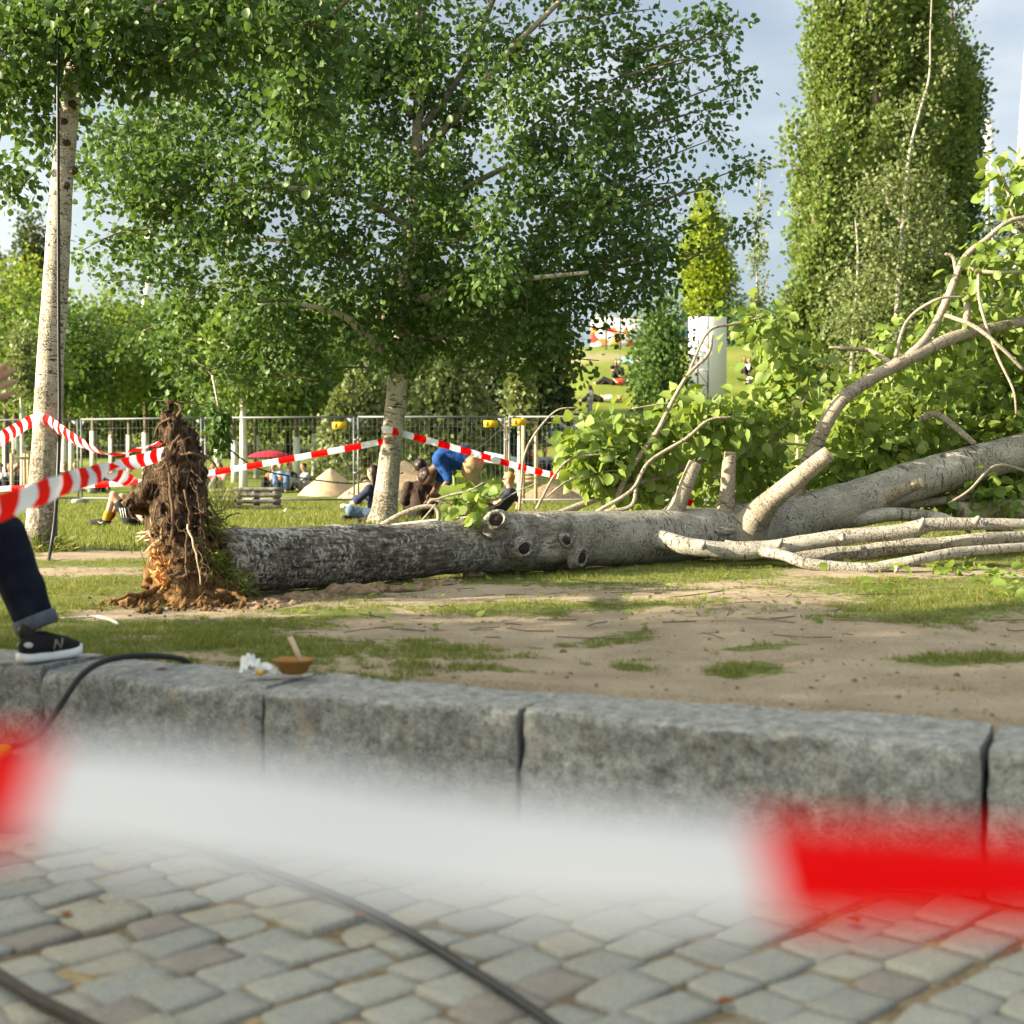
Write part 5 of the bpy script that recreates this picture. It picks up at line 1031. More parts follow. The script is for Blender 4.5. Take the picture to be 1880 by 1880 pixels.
tall('tall_tree', 'dark bluish tree at the very left edge of the skyline', 2, 115, 492, 42, 'leaf_dark', 3500, .34, .5, 660)
tall('tall_tree', 'yellow green pointed tree left of the speckled trunk', 55, 100, 505, 50, 'leaf_lime', 4000, .28, .45, 680); tall('tall_tree', 'pale green tree between the two dark skyline trees', 30, 110, 520, 36, 'leaf_willow', 3000, .3, .45, 660)
def weeping(px, d, ytop, wpx, label, n, mat='leaf_willow'):
    b = on(px, d); h = zat(ytop, d) - b[2]; w = wpx * d / F / 2; t = thing('weeping_tree', label, 'tree', b); p = b + np.array([[0, 0, -.1], [.05, 0, h * .4], [0, 0, h * .9]]); MB().tube(p, [.2, .15, .05], 10, True, .05).build('trunk', 'bark_brown', t)
    ax, pos = [], []; o = MB()
    for k in range(n):
        a = rng.random() * 6.283; r = w * math.sqrt(rng.random()) * 1.0; top = b + [r * math.cos(a), r * math.sin(a) * .8, h * (1 - .45 * (r / w) ** 1.5) * rng.uniform(.75, 1)]; ln = (top[2] - b[2]) * rng.uniform(.35, .85)
        m = int(ln / .05); tt = np.linspace(0, 1, m)[:, None]; q = top + np.array([[math.cos(a), math.sin(a), 0]]) * .35 * np.sin(tt * 1.5) - np.array([[0, 0, 1.]]) * ln * tt; pos.append(q + rng.normal(0, .09, q.shape)); 
        if k % 5 == 0: o.tube(q[::max(1, m // 5)], .006, 4, False)
    o.build('hanging_twigs', 'bark_brown', t)['kind'] = 'stuff'; pos = np.vstack(pos); n_ = len(pos); leaves(t, pos, rng.normal(0, .4, (n_, 3)) + [0, 0, -.9], rng.normal(0, 1, (n_, 3)), .16 * rng.uniform(.7, 1.2, n_), mat, LEAF_FAR)
weeping(672, 44, 640, 150, 'light weeping tree with hanging twigs left of the middle poplar trunk', 190); weeping(825, 42, 600, 150, 'broad weeping tree with hanging twigs above the bending man', 230); weeping(905, 46, 590, 110, 'darker weeping tree left of the staked sapling', 190, 'leaf_dark')
tall('dark_tree', 'dark dense tree behind the staked sapling', 965, 52, 580, 110, 'leaf_dark', 5200, .22, .34, 800, lobes=4, taper=.8); tall('dark_tree', 'dark dense tree at the foot of the hill right of the staked sapling', 1006, 54, 600, 64, 'leaf_dark', 4000, .22, .34, 790, lobes=4, taper=.8); tall('dark_tree', 'dark dense tree above the bending man behind the weeping trees', 880, 56, 560, 130, 'leaf_dark', 5000, .24, .36, 800, lobes=4, taper=.8)
# saplings with stakes
def staked(px, d, ytop, wpx, posts, bar_y, ybase, label, n):
    b = on(px, d); h = zat(ytop, d) - b[2]; w = wpx * d / F / 2; z0 = h * .60
    t = far_tree('staked_sapling', label, px, d, [(0, z0 + (h - z0) * k, w * (1 - .5 * k), (h - z0) * .25, 1) for k in (.15, .4, .65, .9)], 'leaf_willow', n, .13, .13, (.06, h * .9), 'bark_pale', droop=-.4)
    tp_ = []
    for x, dd in posts:
        q = on(x, d + dd); tp_.append((q, zat(bar_y - 6, d))); MB().tube([q - [0, 0, .1], [q[0], q[1], zat(bar_y - 8, d)]], .045, 9, True, .03).build('stake', 'stake', t)
    for (x0, d0), (x1, d1) in zip(posts[:-1], posts[1:]): MB().tube([P(x0 - 2, bar_y, d + d0), P(x1 + 2, bar_y, d + d1)], .035, 8, True, .03).build('crossbar', 'stake', t)
staked(954, 33, 668, 44, [(929, .3), (961, -.5), (984, .3)], 775, 870, 'staked sapling with pale trunk between wooden posts right of the bending man', 900); staked(41, 36, 610, 60, [(22, -.4), (46, -.2), (52, .7)], 841, 890, 'staked sapling between wooden posts at the left edge', 900)
# hill: poplars
tall('shrubby_poplar', 'bushy dark green young poplar on the hill left of the white panel', 1212, 47, 574, 105, 'leaf_mid', 5600, .145, .26, 790, lobes=5, droop=-.5, taper=.6)
far_tree('column_poplar', 'bright yellow green column shaped poplar on top of the hill', 1292, 93, [(0, 3.4, 1.35, 1.3, 1), (.35, 4.9, 1.55, 1.5, 1), (-.2, 6.2, 1.5, 1.5, 1), (.1, 7.8, 1.2, 1.5, .9), (0, 9.2, .85, 1.3, .7), (.1, 10.5, .42, 1.0, .4), (-.9, 5.3, .8, 1.2, .5), (1.0, 6.6, .7, 1.2, .4), (-.7, 7.6, .5, 1.2, .3)], 'leaf_lime', 13000, .22, .30, (.15, 9.5), droop=-.5)
far_tree('round_bush', 'round dark green bush on the hilltop beside the column poplar', 1345, 92, [(0, 1.6, 2.0, 1.9, 1), (-1.2, 1.2, 1.4, 1.4, .6), (1.3, 1.1, 1.4, 1.4, .6)], 'leaf_mid', 2600, .24, .36, (.1, 1.5)); far_tree('round_bush', 'low bush on the hill just right of the round bush', 1395, 88, [(0, 1.2, 1.8, 1.3, 1), (1.6, 1.0, 1.6, 1.2, .8)], 'leaf_mid', 2400, .24, .36, (.1, 1.2))
def poplar(px, d, ytop, wpx, label, n, mat='leaf_poplar', ybot=760, taper=.7):
    """upright stems, each wrapped in its own leaves"""
    b = on(px, d); h = zat(ytop, d) - b[2]; w = wpx * d / F / 2; t = thing('lombardy_poplar', label, 'tree', b, 'tall poplars on the slope'); C = []; o = MB()
    MB().tube(b + np.array([[0, 0, -.2], [0, 0, h * .5], [.1, 0, h * .97]]), [.28, .2, .04], 12, True, .08).build('trunk', 'bark_brown', t)
    for k in range(34):
        z0 = h * rng.uniform(.0, .78); a = rng.random() * 6.283; r = w * math.sqrt(rng.uniform(.12, 1.25)) * (1 - (1 - taper) * (z0 / h)); ln = min(h - z0, h * rng.uniform(.13, .3)); m = 14
        tt = np.linspace(0, 1, m)[:, None]; s = np.array([math.cos(a), math.sin(a), 0]); q = b + s * r * np.minimum(1, tt * 2.6) ** .8 * (1 - .12 * tt) + np.array([0, 0, 1]) * (z0 + ln * tt) + rng.normal(0, .04, (m, 3))
        o.tube(q, np.linspace(.05, .012, m), 5, False); C.append(q[2 + k % 3::3] + rng.normal(0, .08, q[2 + k % 3::3].shape))
    o.build('stems', 'bark_brown', t)['kind'] = 'stuff'; C = np.vstack(C); per = int(n * 2.0) // len(C); f = foliage(C, per, .245, .175, droop=-.5, flat=1.35); leaves(t, *f, mat, LEAF_SMALL)
for a_ in [(1492, 54, 215, 125, 'shortest of the tall poplars, left of the group beside the thin sapling', 6000), (1524, 57, -90, 128, 'tall poplar second from the left in the group on the slope', 9500), (1598, 56, -150, 125, 'tall poplar in the middle of the group behind the white stemmed birch', 9500), (1675, 58, -130, 120, 'tall poplar just right of the white birch stem', 9000), (1642, 61, -60, 110, 'tall poplar directly behind the white birch stem', 7500), (1735, 60, -40, 110, 'tall poplar right in the group before the last', 8500), (1760, 63, 60, 70, 'rightmost of the tall poplars next to the floodlight mast', 5000, 'leaf_mid')]: poplar(*a_)
far_tree('dark_tree', 'dark tree at the right edge behind the white mast', 1850, 78, [(0, 5, 3, 3.5, 1), (-1.8, 3, 2.4, 2.4, .8), (1, 8, 1.6, 2, .4)], 'leaf_dark', 5200, .24, .4, (.2, 7)); far_tree('dark_tree', 'low dark trees on the hillside behind the fallen crown', 1760, 66, [(0, 2, 3, 2.2, 1), (-2.4, 1.8, 2, 1.6, .8), (2.6, 2.2, 2, 2, .8)], 'leaf_dark', 5200, .22, .36, (.15, 2.5))
bark('bark_birch', (.33, .31, .26), (.46, .44, .39), (.05, .04, .03), .6)
def slim(rows, d, cl, label, n, name='birch', ls=.12, sp=.2, mat='leaf_willow', bk='bark_birch', side=()):
    p, r = pxpath([(x, y, d, w) for x, y, w in rows], 5); b = p[0].copy(); t = thing(name, label, 'tree', b); MB().tube(p, r, 10, True, .05).build('trunk', bk, t); lim = [(p, r)]
    for s in side: q, rr = pxpath([(x, y, d, w) for x, y, w in s], 4); MB().tube(q, rr, 7).build('branch', bk, t); lim.append((q, rr))
    c = in_ellipsoids(n, [pe(x, y, rx, ry, d, rd, w) for x, y, rx, ry, rd, w in cl], .2); tw = grow_twigs(lim, c, .4, .005, .3); o = MB()
    for q, rr in tw: o.tube(q, rr, 4, False)
    o.build('twigs', 'bark_brown', t)['kind'] = 'stuff'; leaves(t, *twig_leaves(tw, 17, sp, ls, .2, .8), mat, LEAF_SMALL)
slim([(1640, 735, 5.5), (1643, 640, 5), (1650, 520, 4.5), (1656, 430, 4), (1664, 340, 3.6), (1672, 270, 2.8), (1690, 200, 2.3), (1706, 140, 1.8), (1708, 60, 1.3), (1712, -40, .8)], 43, [(1640, 560, 90, 110, 1.3, 1), (1650, 400, 90, 110, 1.2, .9), (1690, 250, 60, 90, .9, .5), (1710, 90, 40, 90, .7, .3), (1560, 620, 60, 80, 1, .5), (1600, 330, 50, 50, .9, .3), (1730, 420, 40, 90, .8, .4)], 'slender birch with a white stem in front of the tall poplars', 330, side=[[(1652, 480, 3), (1640, 455, 2.5), (1630, 440, 2)], [(1658, 400, 3), (1690, 370, 2)], [(1656, 410, 3), (1630, 370, 2.5), (1630, 320, 1.8)]])
slim([(1562, 720, 4), (1566, 620, 3.4), (1573, 540, 2.8), (1575, 460, 2), (1570, 400, 1)], 45, [(1565, 560, 50, 110, .8, 1)], 'thin birch stem left of the white stemmed birch', 60, side=[[(1570, 580, 2.5), (1595, 545, 1.5)]])
slim([(1392, 800, 4.2), (1393, 700, 3.4), (1391, 600, 2), (1390, 500, 1.5), (1392, 400, 1.1), (1402, 285, .6)], 38, [(1393, 480, 17, 95, .3, .5), (1398, 350, 15, 75, .25, .45), (1392, 580, 24, 50, .4, .4)], 'very thin sparse sapling standing alone against the sky', 48, 'sapling', .1, .09)
far_tree('shrub', 'low shrub behind the mesh fence next to the notice board', 1240, 33.5, [(0, .8, .7, .8, 1), (.5, .6, .5, .6, .7)], 'leaf_mid', 1500, .12, .2, (.04, .9))
# ------------------------------------------------------------------ hill: painted wall, panel, masts
def graffiti_mat():
    n = N('graffiti'); p = n.obj(); a = n.n('ShaderNodeTexVoronoi', {'Vector': n.n('ShaderNodeVectorMath', {0: p, 1: n.n('ShaderNodeTexNoise', {'Vector': p, 'Scale': 1.2}).outputs[1]}, operation='ADD').outputs[0], 'Scale': 1.7}); r = n.n('ShaderNodeSeparateColor', {0: a.outputs['Color']}).outputs[0]
    col = n.ramp(r, [(0, (.72, .72, .72)), (.3, (.75, .75, .74)), (.42, (.60, .05, .03)), (.52, (.68, .68, .70)), (.60, (.65, .22, .03)), (.68, (.12, .35, .55)), (.76, (.74, .74, .74)), (.86, (.58, .45, .05)), (.93, (.15, .10, .30))], 'CONSTANT')
    z = n.n('ShaderNodeSeparateXYZ', {0: n.n('ShaderNodeTexCoord').outputs['Generated']}).outputs[2]; n.end(n.bsdf(n.mix(n.math('GREATER_THAN', n.math('ADD', z, n.math('MULTIPLY', n.noise(p, 1.5), .3)), .83), col, c4(.74, .75, .76)), .7))
graffiti_mat()
gw = thing('graffiti_wall', 'long white wall with colourful graffiti on top of the hill', 'wall', on(1190, 88)); a, b = on(1086, 87), on(1300, 91); u = unit(b - a); h0 = 2.05
MB().box((a + b) / 2 + [0, 0, h0 / 2 - .2], (np.linalg.norm(b - a), .25, h0), rotz(math.atan2(u[1], u[0])), .02).build('painted_face', 'graffiti', gw, False); MB().box((a + b) / 2 + [0, 0, h0 - .12], (np.linalg.norm(b - a) + .1, .35, .10), rotz(math.atan2(u[1], u[0])), .02).build('coping', 'concrete', gw, False)
for k, (px, d_) in enumerate([(1112, 82), (1138, 82)]):
    lp = thing('lamp_post', ['thin post on the hilltop under the dark crown', 'second thin post on the hilltop in front of the graffiti'][k], 'post', on(px, d_)); q = on(px, d_); MB().tube([q, q + [0, 0, zat(545, d_) - q[2]]], .06, 8).build('pole', 'steel', lp); MB().box(q + [0, 0, zat(545, d_) - q[2]], (.3, .2, .12), None, .03).build('lamp_head', 'steel', lp)
wp = thing('white_panel', 'tall white panel with a lattice mast before it on the slope', 'panel', on(1298, 58)); q0, q1 = P(1264, 725, 58), P(1334, 582, 58); ww = q1[0] - q0[0]
MB().box([(q0[0] + q1[0]) / 2, 58, (q0[2] + q1[2]) / 2 - .6], (ww, .12, q1[2] - q0[2] + 1.2), None, .02).build('panel', 'white', wp, False)
tm = MB(); xa, xb = P(1284, 0, 57.5)[0], P(1303, 0, 57.5)[0]; za, zb_ = zat(760, 57.5), zat(576, 57.5)
for x in (xa, xb): MB().tube([[x, 57.5, za], [x, 57.5, zb_]], .035, 7).build('upright', 'steel', wp)
zz = np.arange(za, zb_, .6)
for i, z in enumerate(zz[:-1]): tm.tube([[xa, 57.5, z], [xb, 57.5, z]], .02, 5).tube([[xa if i % 2 else xb, 57.5, z], [xb if i % 2 else xa, 57.5, zz[i + 1]]], .016, 5)
tm.build('lattice', 'steel', wp)['kind'] = 'stuff'
fm = thing('floodlight_mast', 'white floodlight mast with stacked lamps beside the rightmost poplar', 'mast', on(1818, 150)); q = on(1818, 150)
for s in (-1, 1): MB().tube([q + [s * .3, 0, 0], P(1815 + s * 4, 218, 150)], .12, 8).build('pole', 'white', fm)
for k in range(5): MB().box(P(1815, 222 + k * 14, 149.5), (.95, .5, .42), None, .08).build('floodlight', 'white', fm, False)
MB().box(P(1800, 313, 149.5), (1.5, .5, .3), None, .08).build('bracket', 'white', fm, False)
for px0, y0, px1, y1, r0, lab in [(1846, 640, 1903, -100, .62, 'leaning white mast at the right edge of the sky'), (240, 640, 282, 440, .42, 'leaning white mast seen through the left side of the crown')]:
    ms = thing('stadium_mast', lab, 'mast', on(px0, 150)); MB().tube([on(px0, 150), P(px1, y1, 150)], [r0 * 1.15, r0 * .7], 14).build('shaft', 'white', ms); MB().box(P(px1, y1 - 6, 150), (3.2, 1, 1.2), None, .2).build('lamp_head', 'white', ms, False)

# ------------------------------------------------------------------ people
def cloth(name, col): return plain('cloth_' + name, col, .85, .22, 45, .25)
SK = {'light': plain('skin_light', (.50, .30, .20), .5, .08, 20), 'brown': plain('skin_brown', (.125, .068, .042), .5, .1, 20), 'tan': plain('skin_tan', (.38, .20, .12), .5, .08, 20)}
HAIR = {'dark': plain('hair_dark', (.018, .012, .010), .5, .3, 60), 'blond': plain('hair_blond', (.42, .22, .07), .6, .25, 60), 'brown': plain('hair_brown', (.09, .045, .022), .55, .3, 60)}
def body_prims(J, s=1., fingers=True):
    pr = []; c = lambda a, b, r0, r1: pr.append(('c', J[a] if isinstance(a, str) else a, J[b] if isinstance(b, str) else b, r0 * s, r1 * s))
    A = {k: np.asarray(v, float) for k, v in J.items()}
    for q in ('L', 'R'):
        c('pelvis', 'hip' + q, .105, .10); c('hip' + q, 'knee' + q, .085, .058); c('knee' + q, 'ankle' + q, .056, .037); c('ankle' + q, 'toe' + q, .04, .032)
        c('chest', 'sh' + q, .085, .062); c('sh' + q, 'el' + q, .050, .040); c('el' + q, 'wr' + q, .040, .027)
        w, e_ = A['wr' + q], A['el' + q]; d = unit(w - e_); n_ = unit(np.cross(d, [.2, .3, .9])); m_ = np.cross(d, n_); pc = w + d * .055 * s; pr.append(('c', w, pc, .028 * s, .036 * s))
        if fingers:
            for k, L_ in enumerate((.068, .078, .073, .056)): 
                b = pc + d * .025 * s + n_ * (k - 1.5) * .019 * s; f1 = b + unit(d + n_ * (k - 1.5) * .12 - m_ * .15) * L_ * .55 * s; pr.append(('c', b, f1, .0115 * s, .0105 * s)); pr.append(('c', f1, f1 + unit(d - m_ * .6) * L_ * .5 * s, .0105 * s, .009 * s))
            b = w + d * .03 * s - n_ * .028 * s; f1 = b + unit(d * .7 - n_) * .04 * s; pr.append(('c', b, f1, .014 * s, .012 * s)); pr.append(('c', f1, f1 + unit(d - n_ * .2) * .035 * s, .012 * s, .010 * s))
    c('pelvis', 'waist', .125, .115); c('waist', 'chest', .115, .125); up = unit(A['head'] - A['chest']); c(A['chest'] + up * .08 * s, A['head'], .06, .052)
    fd = unit(np.asarray(J['face'], float)); sd = unit(np.cross(fd, up)); hd = A['head']; Rm = np.stack([sd, fd, np.cross(sd, fd)], 1)
    pr.append(('e', hd + up * .02 * s, np.array([.075, .095, .11]) * s, Rm)); pr.append(('e', hd + fd * .035 * s - up * .06 * s, np.array([.052, .055, .05]) * s, Rm)); pr.append(('c', hd + fd * .088 * s + up * .02 * s, hd + fd * .108 * s - up * .015 * s, .012 * s, .015 * s))
    for q in (-1, 1): pr.append(('e', hd + sd * q * .077 * s, np.array([.014, .022, .032]) * s, Rm))
    return pr, (up, fd, sd, Rm)
def person(label, J, top, bottom, skin='light', hair='dark', h=.012, s=1., sleeve=.6, leg=1., group=None, shoes=(.03, .03, .03), long_hair=False, fingers=True, top_mat=None, bare=False, name='person'):
    J = {k: np.asarray(v, float) for k, v in J.items()}; b = np.array([J['pelvis'][0], J['pelvis'][1], min(J['ankleL'][2], J['pelvis'][2] - .1) - .05]); t = thing(name, label, 'person', b, group)
    pr, (up, fd, sd, Rm) = body_prims(J, s, fingers); blob('body', pr, h, SK[skin], t, .025 * s)
    g = max(.010, h * .45); hd = J['head']
    if not bare:
        tp = [('c', J['pelvis'], J['waist'], .128 * s, .122 * s), ('c', J['waist'], J['chest'], .122 * s, .130 * s)]
        for q in ('L', 'R'):
            tp += [('c', J['chest'], J['sh' + q], .088 * s, .066 * s)]; e_ = J['sh' + q] + (J['el' + q] - J['sh' + q]) * min(sleeve, 1); tp.append(('c', J['sh' + q], e_, .056 * s, .052 * s))
            if sleeve > 1: tp.append(('c', J['el' + q], J['el' + q] + (J['wr' + q] - J['el' + q]) * (sleeve - 1), .048 * s, .036 * s))
        blob('top', tp, h, cloth(*top), t, .03 * s, (.011, 15), g)
    bt_ = [('c', J['pelvis'], J['waist'] * .25 + J['pelvis'] * .75, .13 * s, .125 * s)]
    for q in ('L', 'R'):
        bt_ += [('c', J['pelvis'], J['hip' + q], .108 * s, .104 * s), ('c', J['hip' + q], J['hip' + q] + (J['knee' + q] - J['hip' + q]) * min(1, leg), .090 * s, .072 * s)]
        if leg > 1: bt_.append(('c', J['knee' + q], J['knee' + q] + (J['ankle' + q] - J['knee' + q]) * (leg - 1), .068 * s, .056 * s))
    blob('trousers', bt_, h, cloth(*bottom), t, .03 * s, (.010, 15), g)
    for q in ('L', 'R'):
        if shoes: blob('shoe', [('c', J['ankle' + q] - [0, 0, .01], J['toe' + q], .046 * s, .040 * s)], max(h, .014), cloth('shoe%d' % int(shoes[0] * 1000), shoes), t, .02, None, g)
    hp_ = [('e', hd + up * .045 * s - fd * .025 * s, np.array([.088, .098, .098]) * s, Rm)]
    if long_hair: hp_ += [('c', hd - fd * .06 * s, J['chest'] - fd * .11 * s + up * .06, .075 * s, .07 * s), ('c', hd - fd * .03 + sd * .06 * s, J['chest'] + sd * .10 - fd * .04 + up * .06, .04 * s, .04 * s), ('c', hd - fd * .03 - sd * .06 * s, J['chest'] - sd * .10 - fd * .04 + up * .06, .04 * s, .04 * s)]
    blob('hair', hp_, h, HAIR[hair], t, .03 * s, (.008 * s, 30))
    for q in (-1, 1): blob('eye', [('e', hd + fd * .088 * s + sd * q * .032 * s + up * .022 * s, np.array([.012, .008, .009]) * s, Rm)], .006, HAIR['dark'], t, .003) if h < .02 else None
    return t, (up, fd, sd, Rm)
POSE = dict(
 sit=dict(pelvis=(0, 0, .12), waist=(0, -.03, .28), chest=(0, -.03, .47), head=(0, .03, .77), face=(0, 1, -.1), hipL=(-.09, .03, .11), hipR=(.09, .03, .11), kneeL=(-.16, .40, .42), kneeR=(.15, .42, .40), ankleL=(-.12, .66, .06), ankleR=(.12, .68, .06), toeL=(-.13, .82, .03), toeR=(.14, .84, .03), shL=(-.19, -.03, .52), shR=(.19, -.03, .52), elL=(-.26, .15, .34), elR=(.26, .15, .34), wrL=(-.12, .36, .40), wrR=(.12, .36, .38)),
 lie=dict(pelvis=(0, 0, .12), waist=(0, -.17, .13), chest=(0, -.36, .14), head=(0, -.68, .16), face=(0, .2, 1), hipL=(-.09, .05, .11), hipR=(.09, .05, .11), kneeL=(-.12, .45, .30), kneeR=(.12, .48, .12), ankleL=(-.12, .80, .06), ankleR=(.12, .90, .06), toeL=(-.13, .92, .08), toeR=(.14, .96, .15), shL=(-.19, -.42, .13), shR=(.19, -.42, .13), elL=(-.30, -.20, .10), elR=(.30, -.62, .10), wrL=(-.12, -.02, .24), wrR=(.10, -.76, .08)),
 lean=dict(pelvis=(0, 0, .11), waist=(0, -.10, .22), chest=(0, -.22, .37), head=(0, -.20, .65), face=(0, 1, -.12), hipL=(-.09, .03, .11), hipR=(.09, .03, .11), kneeL=(-.14, .42, .42), kneeR=(.14, .46, .28), ankleL=(-.12, .62, .06), ankleR=(.12, .82, .06), toeL=(-.13, .80, .03), toeR=(.14, .98, .05), shL=(-.19, -.23, .41), shR=(.19, -.23, .41), elL=(-.25, -.02, .22), elR=(.26, -.36, .22), wrL=(-.10, .22, .28), wrR=(.30, -.32, .05)),
 stand=dict(pelvis=(0, 0, .95), waist=(0, 0, 1.08), chest=(0, 0, 1.30), head=(0, .04, 1.60), face=(0, 1, -.1), hipL=(-.09, 0, .92), hipR=(.09, 0, .92), kneeL=(-.11, .03, .50), kneeR=(.11, .06, .50), ankleL=(-.12, 0, .08), ankleR=(.12, 0, .08), toeL=(-.14, .16, .04), toeR=(.14, .16, .04), shL=(-.2, 0, 1.38), shR=(.2, 0, 1.38), elL=(-.26, .02, 1.10), elR=(.26, .04, 1.10), wrL=(-.24, .14, .90), wrR=(.24, .16, .92)))
def posed(pose, base, yaw, s=1., **ch):
    D = dict(POSE[pose]); D.update(ch); M = rotz(yaw); return {k: (M @ np.array(v)) * (1 if k == 'face' else s) + (0 if k == 'face' else np.asarray(base)) for k, v in D.items()}
# man with sunglasses
t, fr_ = person('blond man in sunglasses and navy polo shirt sitting back on the lawn', posed('lean', G(914, 946), R(86)), ('navy', (.022, .026, .045)), ('blackjeans', (.012, .012, .016)), 'light', 'blond', .0135, 1.0, .55, 1.9)
up, fd, sd, Rm = fr_; hd = posed('lean', G(914, 946), R(86))['head']; sg = MB()
for q in (-1, 1): sg.tube([hd + fd * .098 + sd * q * .034 + up * .022, hd + fd * .106 + sd * q * .034 + up * .020], [.026, .026], 10).tube([hd + fd * .095 + sd * q * .062 + up * .028, hd + sd * q * .086 + up * .028], .005, 5)
sg.tube([hd + fd * .104 - sd * .02 + up * .026, hd + fd * .104 + sd * .02 + up * .026], .004, 5).build('sunglasses', 'rubber', t); 
bg_ = thing('blue_bag', 'bright blue bag in the lap of the sunglasses man', 'bag', G(893, 942)); blob('bag', [('e', P(893, 905, 24.6), (.13, .09, .09)), ('e', P(882, 912, 24.5), (.08, .08, .08))], .016, cloth('cyan', (.04, .25, .55)), bg_, .04, (.015, 9)); MB().tube([P(885, 897, 24.6), P(893, 892, 24.55), P(901, 898, 24.6)], .01, 6).build('strap', cloth('cyan', (.04, .25, .55)), bg_)
# bending man
db = 22.4; q = lambda x, y, dd=0: P(x, y, db + dd)
J = dict(pelvis=q(866, 848), waist=q(848, 840), chest=q(818, 843), head=q(786, 872, .05), face=(-.5, -.1, -1), hipL=q(866, 855, -.09), hipR=q(866, 855, .09), kneeL=q(856, 905, -.1), kneeR=q(862, 905, .14), ankleL=q(862, 950, -.12), ankleR=q(872, 950, .14), toeL=q(846, 955, -.16), toeR=q(858, 955, .14), shL=q(806, 846, -.18), shR=q(806, 843, .18), elL=q(826, 880, -.26), elR=q(808, 880, .2), wrL=q(806, 905, -.2), wrR=q(795, 906, .15))
person('man in a bright blue shirt and khaki trousers bending over on the lawn', J, ('blue', (.007, .055, .24)), ('khaki', (.40, .29, .16)), 'brown', 'dark', .014, 1.5, .95, 1.95)
# woman with the bun
dw = 21.0; J = posed('sit', G(772, 953), R(12), 1.02, head=(0, .03, .82), elL=(-.25, .10, .30), elR=(.25, .10, .30), shL=(-.20, -.05, .53), shR=(.20, -.05, .53)); J = {k: v + (0 if k == 'face' else np.array([0, .0, 0])) for k, v in J.items()}
t, fr_ = person('woman with a dark hair bun and dark brown top sitting right of the poplar trunk', J, ('darkbrown', (.040, .024, .018)), ('black', (.014, .013, .014)), 'brown', 'dark', .0135, 1.30, 1.1, 1.9)
up, fd, sd, Rm = fr_; blob('hair_bun', [('e', J['head'] + up * .10 - fd * .12, (.062, .06, .06))], .011, HAIR['dark'], t, .01, (.01, 40)); MB().tube([J['head'] + sd * .095 - up * .04, J['head'] + sd * .10 - up * .10], .012, 8).build('earring', plain('silver', (.6, .6, .6), .3, .05, 20, 0, .5, .8), t)
for s_ in (-1, 1): MB().tube([J['chest'] - fd * .158 + sd * s_ * .03 - up * .2, J['chest'] - fd * .165 + sd * s_ * .08 + up * .0, J['chest'] - fd * .06 + sd * s_ * .12 + up * .11], .009, 6).build('strap', HAIR['dark'], t)
person('woman with long dark hair and navy top half hidden behind the poplar trunk', posed('sit', G(688, 957), R(60), 1.0, kneeL=(-.30, .26, .17), kneeR=(.26, .30, .15), ankleL=(.12, .40, .06), ankleR=(-.14, .34, .06), toeL=(.26, .44, .05), toeR=(-.28, .40, .05)), ('navyblue', (.025, .032, .075)), ('jeans', (.10, .16, .26)), 'light', 'dark', .0135, 1.0, 1.5, 1.95, long_hair=True)
bk_ = thing('bag_heap', 'small heap of dark bags on the grass left of the poplar foot', 'bag', G(660, 964)); blob('bag', [('e', G(658, 964) + [0, 0, .04], (.12, .07, .05)), ('e', G(672, 963) + [0, 0, .05], (.14, .07, .06))], .015, cloth('plum', (.06, .03, .03)), bk_, .03, (.02, 14)); MB().tube([G(668, 963) + [0, 0, .1], G(674, 963) + [0, 0, .13], G(682, 963) + [0, 0, .09]], .01, 6).build('strap', HAIR['dark'], bk_)
# sunbather by the root plate
bs = G(248, 966); J = posed('lie', bs, R(90), 1.0, kneeL=(-.10, .28, .46), kneeR=(.12, .22, .42), ankleL=(-.10, .40, .08), ankleR=(.12, .44, .08), toeL=(-.1, .60, .05), toeR=(.13, .62, .05))
t, fr_ = person('person lying on the grass behind the root plate, one bare knee up', J, ('green', (.015, .085, .055)), ('blackshorts', (.016, .015, .016)), 'light', 'brown', .0135, 1.0, .6, .62)
for q_, m in (('L', cloth('ochre', (.52, .25, .02))), ('R', cloth('redsock', (.42, .02, .02)))): blob('sock', [('c', J['ankle' + q_] + [0, 0, .01], J['ankle' + q_] + (J['knee' + q_] - J['ankle' + q_]) * .28, .042, .05)], .01, m, t, .01, None, .01)
for k in range(3): o = J['hipL'] + (J['kneeL'] - J['hipL']) * .3; MB().tube([o + [-.02 + .035 * k, -.105, -.09], o + [-.05 + .035 * k, -.10, .06]], .007, 5).build('stripe', 'white', t)
MB().tube(smooth_path([J['ankleL'] + [-.02, -.055, -.005], J['ankleL'] + [-.06, -.058, -.028], J['ankleL'] + [-.10, -.055, .0]], 4), [.002, .004, .006, .008, .008, .007, .005, .003, .002], 6).build('shoe_mark', 'white', t)
